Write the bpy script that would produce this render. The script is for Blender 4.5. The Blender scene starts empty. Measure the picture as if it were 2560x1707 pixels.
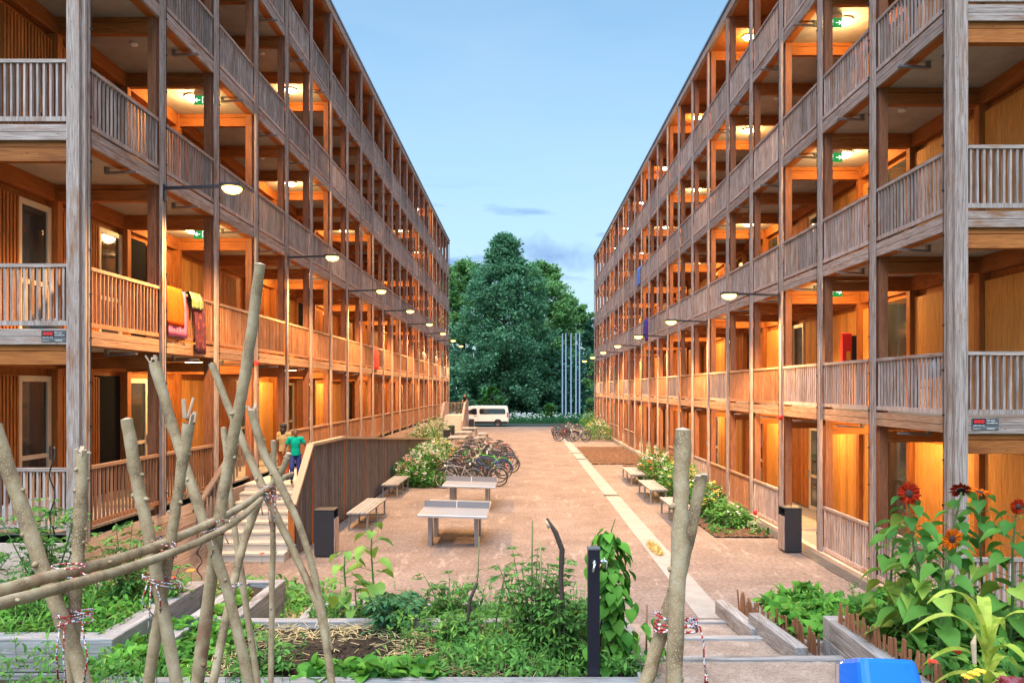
import bpy, bmesh, math, random
from math import sin, cos, pi, radians, sqrt
from mathutils import Vector, Matrix, Quaternion
R = random.Random(7)
SC = bpy.context.scene
COL = SC.collection
F, VX, VY, H = 1900.0, 1308.0, 972.0, 3.53

def P(x, y, Y):            # photo pixel (2560 wide) at distance Y -> point
    return Vector(((x - VX) * Y / F, Y, H - (y - VY) * Y / F))

def D(x, y, Y):            # same, for coordinates read off a 2352 wide view
    return P(x * 1.08844, y * 1.08844, Y)

# ------------------------------------------------------------------ mesh builder
class MB:
    def __init__(s):
        s.v, s.f, s.m = [], [], []
    def face(s, pts, m=0):
        i = len(s.v); s.v.extend([tuple(p) for p in pts]); s.f.append(tuple(range(i, i + len(pts)))); s.m.append(m)
    def box(s, x0, x1, y0, y1, z0, z1, m=0):
        if x0 > x1: x0, x1 = x1, x0
        if y0 > y1: y0, y1 = y1, y0
        if z0 > z1: z0, z1 = z1, z0
        i = len(s.v)
        s.v += [(x0,y0,z0),(x1,y0,z0),(x1,y1,z0),(x0,y1,z0),(x0,y0,z1),(x1,y0,z1),(x1,y1,z1),(x0,y1,z1)]
        for q in ((0,3,2,1),(4,5,6,7),(0,1,5,4),(1,2,6,5),(2,3,7,6),(3,0,4,7)):
            s.f.append(tuple(i + k for k in q)); s.m.append(m)
    def beam(s, a, b, w, h, m=0, up=(0,0,1)):      # box bar from a to b, w across, h along up
        a, b = Vector(a), Vector(b); d = (b - a).normalized(); up = Vector(up)
        if abs(d.dot(up)) > .98: up = Vector((0,1,0))
        sd = d.cross(up).normalized(); u2 = sd.cross(d).normalized()
        i = len(s.v)
        for p in (a, b):
            for sx, sz in ((-1,-1),(1,-1),(1,1),(-1,1)):
                s.v.append(tuple(p + sd * (sx * w / 2) + u2 * (sz * h / 2)))
        for q in ((0,1,2,3),(7,6,5,4),(0,4,5,1),(1,5,6,2),(2,6,7,3),(3,7,4,0)):
            s.f.append(tuple(i + k for k in q)); s.m.append(m)
    def tube(s, pts, rad, n=8, m=0, cap=True):
        pts = [Vector(p) for p in pts]
        if not hasattr(rad, '__len__'): rad = [rad] * len(pts)
        i0 = len(s.v); prev = None
        for k, p in enumerate(pts):
            d = (pts[min(k+1, len(pts)-1)] - pts[max(k-1, 0)])
            d = d.normalized() if d.length > 1e-9 else Vector((0,0,1))
            if prev is None:
                a = Vector((0,0,1)) if abs(d.z) < .9 else Vector((1,0,0))
                sd = d.cross(a).normalized()
            else:
                sd = (prev - d * prev.dot(d))
                sd = sd.normalized() if sd.length > 1e-6 else d.orthogonal().normalized()
            prev = sd; up = d.cross(sd)
            for j in range(n):
                t = 2 * pi * j / n
                s.v.append(tuple(p + (sd * cos(t) + up * sin(t)) * rad[k]))
        for k in range(len(pts) - 1):
            for j in range(n):
                a = i0 + k * n + j; b = i0 + k * n + (j + 1) % n
                s.f.append((a, b, b + n, a + n)); s.m.append(m)
        if cap:
            s.f.append(tuple(i0 + j for j in reversed(range(n)))); s.m.append(m)
            e = i0 + (len(pts) - 1) * n
            s.f.append(tuple(e + j for j in range(n))); s.m.append(m)
    def lathe(s, prof, c=(0,0,0), n=16, m=0, axis='z'):
        i0 = len(s.v)
        for r, z in prof:
            for j in range(n):
                t = 2 * pi * j / n
                p = (r * cos(t), r * sin(t), z)
                if axis == 'y': p = (p[0], p[2], p[1])
                if axis == 'x': p = (p[2], p[0], p[1])
                s.v.append((c[0] + p[0], c[1] + p[1], c[2] + p[2]))
        for k in range(len(prof) - 1):
            for j in range(n):
                a = i0 + k * n + j; b = i0 + k * n + (j + 1) % n
                s.f.append((a, b, b + n, a + n)); s.m.append(m)
    def torus(s, c, R0, r, n=28, k=6, axis='y', m=0, a0=0, a1=2*pi):
        pts = []
        full = abs(a1 - a0 - 2 * pi) < 1e-6
        i0 = len(s.v); N = n if full else n + 1
        for i in range(N):
            t = a0 + (a1 - a0) * i / n
            for j in range(k):
                q = 2 * pi * j / k
                rr = R0 + r * cos(q); o = r * sin(q)
                p = {'y': (rr*cos(t), o, rr*sin(t)), 'z': (rr*cos(t), rr*sin(t), o), 'x': (o, rr*cos(t), rr*sin(t))}[axis]
                s.v.append((c[0]+p[0], c[1]+p[1], c[2]+p[2]))
        for i in range(n):
            for j in range(k):
                a = i0 + i*k + j; b = i0 + i*k + (j+1) % k
                c2 = i0 + ((i+1) % N)*k + (j+1) % k; d = i0 + ((i+1) % N)*k + j
                s.f.append((a, b, c2, d)); s.m.append(m)
    def ball(s, c, r, n=10, k=7, m=0):
        rx, ry, rz = r if hasattr(r, '__len__') else (r, r, r)
        i0 = len(s.v)
        for a in range(k + 1):
            ph = pi * a / k
            for j in range(n):
                t = 2 * pi * j / n
                s.v.append((c[0] + rx*sin(ph)*cos(t), c[1] + ry*sin(ph)*sin(t), c[2] + rz*cos(ph)))
        for a in range(k):
            for j in range(n):
                p = i0 + a*n + j; q = i0 + a*n + (j+1) % n
                s.f.append((p, p + n, q + n, q)); s.m.append(m)
    # a leaf: base point, direction, normal, length, width
    def leaf(s, p, d, nrm, L, W, kind='lance', m=0, droop=.25):
        p = Vector(p); d = Vector(d).normalized(); nrm = Vector(nrm)
        sd = d.cross(nrm)
        if sd.length < 1e-4: sd = d.orthogonal()
        sd.normalize(); n2 = sd.cross(d).normalized()
        prof = {'lance': ((.28,.8),(.6,.95),(.85,.5)), 'heart': ((.03,.62),(.15,.97),(.38,1.0),(.62,.74),(.83,.36)), 'round': ((.12,.75),(.38,1.),(.66,.95),(.88,.6))}[kind]
        st = [(0,0)] + list(prof) + [(1,0)]; k = len(prof)
        cen = [p + d*(t*L) - n2*(droop*L*t*t) for t, w in st]
        i0 = len(s.v)
        s.v += [tuple(c) for c in cen]
        up = n2 * (.22 * W)
        for sg in (-1, 1):
            for (t, w), c in zip(prof, cen[1:-1]):
                b = -d * (.13*L) if (kind == 'heart' and t < .1) else Vector((0,0,0))
                s.v.append(tuple(c + sd*(sg*w*W/2) + up*w + b))
        for o, fl in ((i0 + k + 2, 0), (i0 + 2*k + 2, 1)):
            fs = [(i0, o, i0+1)] + [(i0+j+1, o+j, o+j+1, i0+j+2) for j in range(k-1)] + [(i0+k, o+k-1, i0+k+1)]
            for q in fs:
                s.f.append(q if fl == 0 else tuple(reversed(q))); s.m.append(m)
    def sprig(s, p, d, nrm, L, W, m=0):            # cheap two-triangle leaf
        p = Vector(p); d = Vector(d).normalized(); sd = d.cross(Vector(nrm))
        if sd.length < 1e-4: sd = d.orthogonal()
        sd.normalize(); n2 = sd.cross(d)
        i = len(s.v)
        s.v += [tuple(p), tuple(p + d*L*.5 + sd*W*.5 + n2*W*.15), tuple(p + d*L), tuple(p + d*L*.5 - sd*W*.5 + n2*W*.15)]
        s.f += [(i, i+1, i+2), (i, i+2, i+3)]; s.m += [m, m]
    def obj(s, name, mats, parent=None, smooth=False, bevel=0, loc=None):
        me = bpy.data.meshes.new(name)
        me.from_pydata(s.v, [], s.f)
        mats = mats if isinstance(mats, (list, tuple)) else [mats]
        for x in mats: me.materials.append(x)
        if len(mats) > 1: me.polygons.foreach_set('material_index', s.m)
        if smooth: me.polygons.foreach_set('use_smooth', [True] * len(s.f))
        if bevel:
            bm = bmesh.new(); bm.from_mesh(me)
            bmesh.ops.remove_doubles(bm, verts=bm.verts, dist=1e-6)
            eds = [e for e in bm.edges if len(e.link_faces) == 2 and e.calc_face_angle() > .6]
            bmesh.ops.bevel(bm, geom=eds, offset=bevel, segments=1, profile=.5, affect='EDGES')
            bm.to_mesh(me); bm.free()
        me.update()
        o = bpy.data.objects.new(name, me); COL.objects.link(o)
        if parent is not None: o.parent = parent
        if loc is not None: o.location = loc
        return o

def rv(a=1.0): return Vector((R.uniform(-a,a), R.uniform(-a,a), R.uniform(-a,a)))
def tag(o, label, cat, group=None, kind=None):
    o['label'] = label; o['category'] = cat
    if group: o['group'] = group
    if kind: o['kind'] = kind
    return o
def struct(o): o['kind'] = 'structure'; return o
def empty(name, loc=(0,0,0), label=None, cat=None, group=None, rz=0):
    o = bpy.data.objects.new(name, None); COL.objects.link(o); o.empty_display_size = .1
    o.location = loc; o.rotation_euler = (0,0,rz)
    if label: tag(o, label, cat, group)
    return o
KIDS = {}
def dup(o, parent=None):
    c = o.copy(); COL.objects.link(c)
    if parent is not None: c.parent = parent
    for ch in o.children: dup(ch, c)
    return c
def hide_far(o): return o

# ------------------------------------------------------------------ materials
def newmat(name):
    m = bpy.data.materials.new(name); m.use_nodes = True
    nt = m.node_tree; nt.nodes.clear()
    out = nt.nodes.new('ShaderNodeOutputMaterial')
    b = nt.nodes.new('ShaderNodeBsdfPrincipled')
    nt.links.new(b.outputs[0], out.inputs[0])
    return m, nt, b
def N(nt, t, **kw):
    n = nt.nodes.new(t)
    for k, v in kw.items():
        if k.startswith('i_'):
            n.inputs[k[2:].replace('_', ' ')].default_value = v
        else: setattr(n, k, v)
    return n
def ramp(nt, stops):
    n = nt.nodes.new('ShaderNodeValToRGB'); e = n.color_ramp.elements
    while len(e) < len(stops): e.new(.5)
    for x, (p, c) in zip(e, stops): x.position = p; x.color = (*c, 1) if len(c) == 3 else c
    return n
def coords(nt, scale, rnd=True, obj=True):
    tc = N(nt, 'ShaderNodeTexCoord'); mp = N(nt, 'ShaderNodeMapping')
    mp.inputs['Scale'].default_value = scale
    src = tc.outputs['Object']
    if rnd:
        oi = N(nt, 'ShaderNodeObjectInfo'); ml = N(nt, 'ShaderNodeMath', operation='MULTIPLY'); ml.inputs[1].default_value = 43.0
        nt.links.new(oi.outputs['Random'], ml.inputs[0])
        geo = N(nt, 'ShaderNodeNewGeometry'); m2 = N(nt, 'ShaderNodeMath', operation='MULTIPLY'); m2.inputs[1].default_value = 29.0
        nt.links.new(geo.outputs['Random Per Island'], m2.inputs[0])
        ad = N(nt, 'ShaderNodeMath', operation='ADD'); nt.links.new(ml.outputs[0], ad.inputs[0]); nt.links.new(m2.outputs[0], ad.inputs[1])
        va = N(nt, 'ShaderNodeVectorMath', operation='ADD')
        nt.links.new(src, va.inputs[0]); nt.links.new(ad.outputs[0], va.inputs[1]); src = va.outputs[0]
    nt.links.new(src, mp.inputs['Vector'])
    return mp.outputs[0]
def wood(name, axis, c_dark, c_mid, c_light, fine=95., rough=.75, var=.25, stain=None, bump=.25, knots=True, stain_lo=.50):
    m, nt, b = newmat(name); L = nt.links
    sc = [fine, fine, fine]; sc['xyz'.index(axis)] = fine * .03
    v = coords(nt, sc)
    n1 = N(nt, 'ShaderNodeTexNoise', i_Scale=1.0, i_Detail=5.0, i_Roughness=.62); L.new(v, n1.inputs['Vector'])
    cr = ramp(nt, [(.28, c_dark), (.5, c_mid), (.74, c_light)]); L.new(n1.outputs['Fac'], cr.inputs[0])
    col = cr.outputs[0]
    if stain:
        s2 = [3.2, 3.2, 3.2]; s2['xyz'.index(axis)] = .8
        v2 = coords(nt, s2)
        n2 = N(nt, 'ShaderNodeTexNoise', i_Scale=1.0, i_Detail=6.0, i_Roughness=.7); L.new(v2, n2.inputs['Vector'])
        r2 = ramp(nt, [(stain_lo, (0,0,0)), (stain_lo + .16, (1,1,1))]); L.new(n2.outputs['Fac'], r2.inputs[0])
        mx = N(nt, 'ShaderNodeMixRGB'); L.new(r2.outputs[0], mx.inputs[0]); L.new(col, mx.inputs[1]); mx.inputs[2].default_value = (*stain, 1)
        col = mx.outputs[0]
    if knots:
        s3 = [13., 13., 13.]; s3['xyz'.index(axis)] = 4.5
        v3 = coords(nt, s3)
        vo = N(nt, 'ShaderNodeTexVoronoi', i_Scale=1.0); L.new(v3, vo.inputs['Vector'])
        r3 = ramp(nt, [(.05, (.32,.26,.22)), (.12, (1,1,1))]); L.new(vo.outputs['Distance'], r3.inputs[0])
        mk = N(nt, 'ShaderNodeMixRGB', blend_type='MULTIPLY'); mk.inputs[0].default_value = .8
        L.new(col, mk.inputs[1]); L.new(r3.outputs[0], mk.inputs[2]); col = mk.outputs[0]
    geo = N(nt, 'ShaderNodeNewGeometry'); oi = N(nt, 'ShaderNodeObjectInfo')
    ad = N(nt, 'ShaderNodeMath', operation='ADD'); L.new(geo.outputs['Random Per Island'], ad.inputs[0]); L.new(oi.outputs['Random'], ad.inputs[1])
    mr = N(nt, 'ShaderNodeMapRange'); mr.inputs[1].default_value = 0; mr.inputs[2].default_value = 2; mr.inputs[3].default_value = 1 - var*1.3; mr.inputs[4].default_value = 1 + var*1.3
    L.new(ad.outputs[0], mr.inputs[0])
    hs = N(nt, 'ShaderNodeHueSaturation'); L.new(col, hs.inputs['Color']); L.new(mr.outputs[0], hs.inputs['Value'])
    L.new(hs.outputs[0], b.inputs['Base Color']); b.inputs['Roughness'].default_value = rough
    b.inputs['Specular IOR Level'].default_value = .3
    bp = N(nt, 'ShaderNodeBump'); bp.inputs['Strength'].default_value = bump; bp.inputs['Distance'].default_value = .004
    L.new(n1.outputs['Fac'], bp.inputs['Height']); L.new(bp.outputs[0], b.inputs['Normal'])
    return m
def plain(name, col, rough=.5, metal=0., var=0., noise=0., nscale=8., spec=.5, coat=0.):
    m, nt, b = newmat(name); L = nt.links
    b.inputs['Roughness'].default_value = rough; b.inputs['Metallic'].default_value = metal
    b.inputs['Specular IOR Level'].default_value = spec
    if coat: b.inputs['Coat Weight'].default_value = coat
    rgb = N(nt, 'ShaderNodeRGB'); rgb.outputs[0].default_value = (*col, 1); c = rgb.outputs[0]
    if noise:
        v = coords(nt, (nscale,)*3)
        n1 = N(nt, 'ShaderNodeTexNoise', i_Scale=1.0, i_Detail=5.0, i_Roughness=.65); L.new(v, n1.inputs['Vector'])
        mr = N(nt, 'ShaderNodeMapRange'); mr.inputs[1].default_value = .25; mr.inputs[2].default_value = .75
        mr.inputs[3].default_value = 1-noise; mr.inputs[4].default_value = 1+noise; L.new(n1.outputs['Fac'], mr.inputs[0])
        hs = N(nt, 'ShaderNodeHueSaturation'); L.new(c, hs.inputs['Color']); L.new(mr.outputs[0], hs.inputs['Value']); c = hs.outputs[0]
    if var:
        geo = N(nt, 'ShaderNodeNewGeometry')
        mr = N(nt, 'ShaderNodeMapRange'); mr.inputs[3].default_value = 1-var; mr.inputs[4].default_value = 1+var; L.new(geo.outputs['Random Per Island'], mr.inputs[0])
        hs = N(nt, 'ShaderNodeHueSaturation'); L.new(c, hs.inputs['Color']); L.new(mr.outputs[0], hs.inputs['Value']); c = hs.outputs[0]
    L.new(c, b.inputs['Base Color'])
    return m
def leafmat(name, c1, c2, trans=.3, rough=.5, yellow=None):
    m, nt, b = newmat(name); L = nt.links
    geo = N(nt, 'ShaderNodeNewGeometry'); oi = N(nt, 'ShaderNodeObjectInfo')
    stops = [(0., c1), (.66, c2)] + ([(.74, c2), (1., yellow)] if yellow else [])
    cr = ramp(nt, stops); L.new(geo.outputs['Random Per Island'], cr.inputs[0])
    tc = N(nt, 'ShaderNodeTexCoord')
    n1 = N(nt, 'ShaderNodeTexNoise', i_Scale=2.5, i_Detail=3.0); L.new(tc.outputs['Object'], n1.inputs['Vector'])
    mr = N(nt, 'ShaderNodeMapRange'); mr.inputs[1].default_value = .3; mr.inputs[2].default_value = .7; mr.inputs[3].default_value = .65; mr.inputs[4].default_value = 1.35
    L.new(n1.outputs['Fac'], mr.inputs[0])
    hs = N(nt, 'ShaderNodeHueSaturation'); L.new(cr.outputs[0], hs.inputs['Color']); L.new(mr.outputs[0], hs.inputs['Value'])
    L.new(hs.outputs[0], b.inputs['Base Color']); b.inputs['Roughness'].default_value = rough; b.inputs['Specular IOR Level'].default_value = .12
    tr = N(nt, 'ShaderNodeBsdfTranslucent'); L.new(hs.outputs[0], tr.inputs['Color'])
    mx = N(nt, 'ShaderNodeMixShader'); mx.inputs[0].default_value = trans
    out = [n for n in nt.nodes if n.type == 'OUTPUT_MATERIAL'][0]
    L.new(b.outputs[0], mx.inputs[1]); L.new(tr.outputs[0], mx.inputs[2]); L.new(mx.outputs[0], out.inputs[0])
    return m
def emit(name, col, s):
    m, nt, b = newmat(name); b.inputs['Base Color'].default_value = (*col, 1)
    b.inputs['Emission Color'].default_value = (*col, 1); b.inputs['Emission Strength'].default_value = s
    return m
def ground_mat(name, c1, c2, c3, scale=.5, streak=None, fine=60., bump=.3, con=.4):
    m, nt, b = newmat(name); L = nt.links
    tc = N(nt, 'ShaderNodeTexCoord')
    n1 = N(nt, 'ShaderNodeTexNoise', i_Scale=scale, i_Detail=8.0, i_Roughness=.65); L.new(tc.outputs['Object'], n1.inputs['Vector'])
    cr = ramp(nt, [(.3, c1), (.52, c2), (.72, c3)]); L.new(n1.outputs['Fac'], cr.inputs[0]); col = cr.outputs[0]
    n2 = N(nt, 'ShaderNodeTexNoise', i_Scale=fine, i_Detail=4.0, i_Roughness=.8); L.new(tc.outputs['Object'], n2.inputs['Vector'])
    mr = N(nt, 'ShaderNodeMapRange'); mr.inputs[1].default_value = .3; mr.inputs[2].default_value = .7; mr.inputs[3].default_value = 1 - con; mr.inputs[4].default_value = 1 + con
    L.new(n2.outputs['Fac'], mr.inputs[0])
    hs = N(nt, 'ShaderNodeHueSaturation'); L.new(col, hs.inputs['Color']); L.new(mr.outputs[0], hs.inputs['Value']); col = hs.outputs[0]
    if streak:
        for rot, sc, lo in ((.35, (1.5, .35, 1), .585), (-.5, (2.6, .55, 1), .61), (1.35, (.9, 3.6, 1), .60), (.1, (6, 1.5, 1), .63)):
            mp = N(nt, 'ShaderNodeMapping'); mp.inputs['Rotation'].default_value = (0,0,rot); mp.inputs['Scale'].default_value = sc
            L.new(tc.outputs['Object'], mp.inputs['Vector'])
            n3 = N(nt, 'ShaderNodeTexNoise', i_Scale=1.6, i_Detail=7.0, i_Roughness=.72); L.new(mp.outputs[0], n3.inputs['Vector'])
            r3 = ramp(nt, [(lo, (0,0,0)), (lo+.05, (.42,.42,.42))]); L.new(n3.outputs['Fac'], r3.inputs[0])
            mx = N(nt, 'ShaderNodeMixRGB'); L.new(r3.outputs[0], mx.inputs[0]); L.new(col, mx.inputs[1]); mx.inputs[2].default_value = (*streak, 1)
            col = mx.outputs[0]
    L.new(col, b.inputs['Base Color']); b.inputs['Roughness'].default_value = .95; b.inputs['Specular IOR Level'].default_value = .15
    bp = N(nt, 'ShaderNodeBump'); bp.inputs['Strength'].default_value = bump; bp.inputs['Distance'].default_value = .02
    L.new(n2.outputs['Fac'], bp.inputs['Height']); L.new(bp.outputs[0], b.inputs['Normal'])
    return m

M = {}
G_D, G_M, G_L = (.10,.062,.046), (.33,.245,.21), (.54,.445,.41)       # weathered larch, outside
G_ST = (.235,.098,.042)
for ax in 'xyz':
    M['out_'+ax] = wood('weathered_larch_'+ax, ax, G_D, G_M, G_L, stain=G_ST, var=.22, stain_lo=.54)
    M['in_'+ax] = wood('larch_'+ax, ax, (.18,.05,.011), (.34,.105,.022), (.48,.175,.045), var=.24, stain=(.20,.055,.013), stain_lo=.54)
M['slat'] = wood('weathered_slats', 'z', (.11,.07,.054), (.35,.265,.235), (.57,.475,.44), var=.34, stain=(.24,.105,.05), stain_lo=.54, knots=False)
M['slat_warm'] = wood('brown_slats', 'z', (.13,.045,.02), (.29,.125,.06), (.42,.23,.14), var=.34, stain=(.34,.22,.16), stain_lo=.56, knots=False)
M['out_warm'] = wood('less_weathered_larch', 'y', (.17,.075,.04), (.36,.20,.12), (.50,.34,.24), var=.2, stain=(.26,.11,.05), stain_lo=.54)
M['clad'] = wood('larch_cladding', 'z', (.17,.046,.01), (.42,.132,.026), (.56,.215,.055), var=.36, stain=(.18,.05,.013), stain_lo=.56)
M['clad_pale'] = wood('pale_boards', 'z', (.27,.10,.022), (.52,.225,.05), (.64,.34,.10), var=.36, stain=(.25,.085,.022), stain_lo=.60)
M['col_red'] = wood('larch_columns', 'z', (.12,.042,.02), (.25,.092,.042), (.37,.165,.09), var=.26, stain=(.17,.055,.025), stain_lo=.52)
M['screen'] = wood('weathered_screen', 'z', (.075,.055,.048), (.19,.145,.125), (.33,.27,.24), var=.4, stain=(.20,.11,.065), stain_lo=.52, knots=False)
M['plank_x'] = wood('pale_base_planks', 'y', (.33,.22,.16), (.52,.39,.31), (.62,.50,.42), var=.12, stain=(.36,.23,.16), stain_lo=.5)
M['bed_x'] = wood('grey_timber_x', 'x', (.11,.10,.098), (.25,.235,.23), (.40,.385,.38), var=.18, stain=(.13,.105,.09), stain_lo=.52, fine=60)
M['bed_y'] = wood('grey_timber_y', 'y', (.11,.10,.098), (.25,.235,.23), (.40,.385,.38), var=.18, stain=(.13,.105,.09), stain_lo=.52, fine=60)
M['picket'] = wood('brown_pickets', 'z', (.12,.05,.025), (.24,.105,.05), (.34,.17,.09), var=.3, knots=False)
M['bench'] = wood('grey_bench_slats', 'y', (.12,.115,.115), (.24,.23,.225), (.35,.335,.325), var=.2, knots=False)
M['ceil'] = plain('fibre_cement_ceiling', (.36,.325,.295), .85, noise=.22, nscale=1.6)
M['floor'] = plain('gallery_floor', (.30,.25,.20), .8, noise=.2, nscale=2.)
M['concrete'] = plain('pale_concrete', (.50,.45,.39), .85, noise=.14, nscale=2.5)
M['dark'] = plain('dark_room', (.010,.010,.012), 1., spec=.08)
M['black'] = plain('black_metal', (.018,.018,.021), .45, metal=.3)
M['anth'] = plain('anthracite_steel', (.035,.036,.045), .42, metal=.4, noise=.08)
M['steel'] = plain('galvanised_steel', (.34,.34,.36), .42, metal=.8, noise=.1)
M['greymetal'] = plain('grey_metal', (.22,.225,.24), .4, metal=.7)
M['capmetal'] = plain('roof_edge_metal', (.23,.26,.32), .35, metal=.8)
M['zinc'] = plain('table_top_steel', (.50,.49,.50), .28, metal=.55, noise=.05)
M['netgrey'] = plain('net_plate', (.20,.20,.225), .5, metal=.4)
M['white'] = plain('white_paint', (.78,.77,.74), .4)
M['cream'] = plain('cream_frame', (.60,.49,.37), .5)
M['glass'] = plain('dark_glass', (.03,.035,.035), .06, spec=.8)
M['red'] = plain('red_plastic', (.62,.02,.018), .4)
M['green'] = plain('sign_green', (.0,.33,.09), .5)
M['rubber'] = plain('black_rubber', (.015,.015,.016), .75)
M['signgrey'] = plain('sign_grey', (.085,.08,.085), .5)
M['lamp_white'] = emit('ceiling_lamp_glow', (1., .78, .42), 14)
M['lamp_amber'] = emit('street_lamp_glow', (1., .58, .11), 5.0)
M['sign_glow'] = emit('exit_sign_glow', (.0, .22, .05), .7)
M['sign_white'] = emit('exit_sign_white', (.9, 1., .92), .9)
# ================================================================== the two timber gallery buildings
NB = 23
def child(o, parent):
    o.parent = parent; o.location = Vector(o.location) - parent.location
    return o
def inst(me, name, loc, parent):
    o = bpy.data.objects.new(name, me); COL.objects.link(o)
    o.parent = parent; o.location = Vector(loc) - parent.location
    return o
def font(txt, size, mat, name='lettering', align='LEFT'):
    c = bpy.data.curves.new(name, 'FONT'); c.body = txt; c.size = size; c.extrude = .0012; c.align_x = align
    c.materials.append(mat)
    t = bpy.data.objects.new('tmp_text', c); COL.objects.link(t)
    bpy.context.view_layer.update()
    me = bpy.data.meshes.new_from_object(t.evaluated_get(bpy.context.evaluated_depsgraph_get()))
    bpy.data.objects.remove(t)
    o = bpy.data.objects.new(name, me); COL.objects.link(o)
    return o
BL = {}
def building(side):
    left = side == 'left'
    sg = -1 if left else 1
    Xo = 6.57 if left else 6.28
    Y0 = 11.54 if left else 11.35
    d = 2.44
    RT = [(2.35 + 3.05*i) if left else (1.05 + 3.03*i) for i in range(6)]
    zc = [RT[i+1] - 1.205 for i in range(5)]          # ceiling of level i
    fl = [RT[i] - .97 for i in range(5)]              # floor of level i
    zb = 1.22 if left else .06
    X = lambda a: sg * (Xo + a)
    Yk = lambda k: Y0 + d * k
    Yend = Yk(NB)
    ztop = RT[5] - .93
    B = empty('timber_building', (X(4), Y0, 0),
              'long timber gallery building raised on pale plank base, with stairs and ramp in front' if left else
              'long timber gallery building level with the courtyard, behind benches and drainage grating', 'building', 'facing timber gallery buildings')
    BL[side] = dict(B=B, X=X, Yk=Yk, RT=RT, zc=zc, fl=fl, sg=sg, d=d, Xo=Xo)
    box = lambda mb, a0, a1, y0, y1, z0, z1, m=0: mb.box(X(a0), X(a1), y0, y1, z0, z1, m)
    part = lambda mb, name, mats, **k: child(mb.obj(name, mats, **k), B)
    # body behind the gallery
    mb = MB(); box(mb, 2.10, 11, Y0 - .1, Yend, zb if left else 0, ztop - .05); part(mb, 'wall', M['clad'])
    if left:
        mb = MB()
        for j in range(6):
            z0 = -.02 + j * .212
            for s0 in range(0, NB, 4):
                y0 = Yk(s0) - (.3 if s0 == 0 else 0); y1 = min(Yk(s0 + 4), Yend) - .006
                box(mb, .085 + .012*(j % 2), .15, y0, y1, z0, z0 + .198)
        for j in range(6): mb.box(X(.15), X(2.), Y0 - .30, Y0 - .25, -.02 + j*.212, -.02 + j*.212 + .206)
        part(mb, 'plank_base', M['plank_x'])
    else:
        mb = MB(); box(mb, -.02, .14, Y0 - .2, Yend, -.05, .09); part(mb, 'base_board', M['plank_x'])
    # floors, ceilings, edge beams, fascia, wall beams
    for i in range(5):
        mb = MB(); box(mb, .15, 2.1, Y0 - .12, Yend, fl[i] - .04, fl[i]); box(mb, 2.1, 5., Y0 - .12, Y0 - .09, fl[i] - .04, fl[i]); part(mb, 'gallery_floor', M['floor'])
        mb = MB(); box(mb, .284, 2.1, Y0 - .12, Yend, zc[i], zc[i] + .05); part(mb, 'ceiling', M['ceil'] if i < 4 else M['in_y'])
        mb = MB(); box(mb, .115, .28, Y0 - .10, Yend, zc[i] - .006, zc[i] + .2); part(mb, 'edge_beam', M['in_y'])
        mb = MB(); box(mb, 1.93, 2.09, Y0 - .1, Yend, zc[i] - .30, zc[i] - .002); part(mb, 'wall_beam', M['in_y'])
        if i < 4:
            z0, z1 = RT[i+1] - 1.205, RT[i+1] - .97
            mb = MB(); zm = z0 + .12
            for s0 in range(NB):
                ys, ye = Yk(s0) + (.0 if s0 else -.14), Yk(s0 + 1) - .003
                box(mb, .06, .112, ys, ye, z0, zm - .004); box(mb, .06, .112, ys, ye, zm + .004, z1)
            part(mb, 'fascia', M['out_warm' if i == 0 else 'out_y'])
            mb = MB(); box(mb, .24, 2.4, Y0 - .19, Y0 - .14, z0, zm - .004); box(mb, .24, 2.4, Y0 - .19, Y0 - .14, zm + .004, z1)
            part(mb, 'end_fascia', M['out_x'])
            mb = MB(); box(mb, .28, 2.4, Y0 - .06, Y0 + .08, zc[i] - .24, zc[i] - .05); part(mb, 'end_beam', M['in_x'])
    z5 = RT[5] - .93
    mb = MB()
    for s0 in range(0, NB, 3): box(mb, -.02, .114, Yk(s0) - (.2 if s0 == 0 else 0), min(Yk(s0 + 3), Yend + .02) - .004, zc[4] - .0, z5 - .02)
    mb.box(X(.114), X(2.4), Y0 - .2, Y0 - .14, zc[4], z5 - .02)
    part(mb, 'roof_fascia', M['out_y'])
    mb = MB(); box(mb, -.06, 11.2, Y0 - .24, Yend + .06, z5 - .015, z5 + .055); part(mb, 'roof', M['capmetal'])
    # posts
    pm = MB(); top = zc[4] - .004
    for y0, y1, a0 in ((-.14, -.088, 0), (-.052, 0, 0), (-.088, -.052, .028)):
        pm.box(X(a0) - X(0), X(.058) - X(0), y0, y1, zb, top)
    po = pm.obj('outer_post', M['out_z']); pme = po.data; bpy.data.objects.remove(po)
    cm = MB(); cm.box(X(.118) - X(0), X(.27) - X(0), -.145, 0, zb, top); co = cm.obj('column', M['col_red']); cme = co.data; bpy.data.objects.remove(co)
    wm = MB(); wm.box(X(1.90) - X(0), X(2.095) - X(0), -.15, 0, fl[0], top); wo = wm.obj('wall_post', M['in_z']); wme = wo.data; bpy.data.objects.remove(wo)
    for k in range(NB + 1):
        if k == 0:
            cp = MB(); cp.box(X(.055), X(.245), Y0 - .205, Y0 - .148, zb - .2 if left else zb, z5 - .03)
            part(cp, 'corner_post', M['out_z'])
        o = inst(pme, 'outer_post', (X(0), Yk(k), 0), B)
        if k < 5:
            cb = MB(); xx, yy = X(-.006), Yk(k) + .004
            cb.tube([(xx, yy, zb + .05), (xx, yy, top)], .006, 5, cap=False)
            z = zb + .4
            while z < top:
                cb.box(xx - .014, xx + .014, yy - .02, yy + .016, z - .012, z + .012); z += .67
            child(cb.obj('cable', M['black']), B)
        inst(cme, 'column', (X(0), Yk(k), 0), B)
        inst(wme, 'wall_post', (X(0), Yk(k), 0), B)
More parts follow.
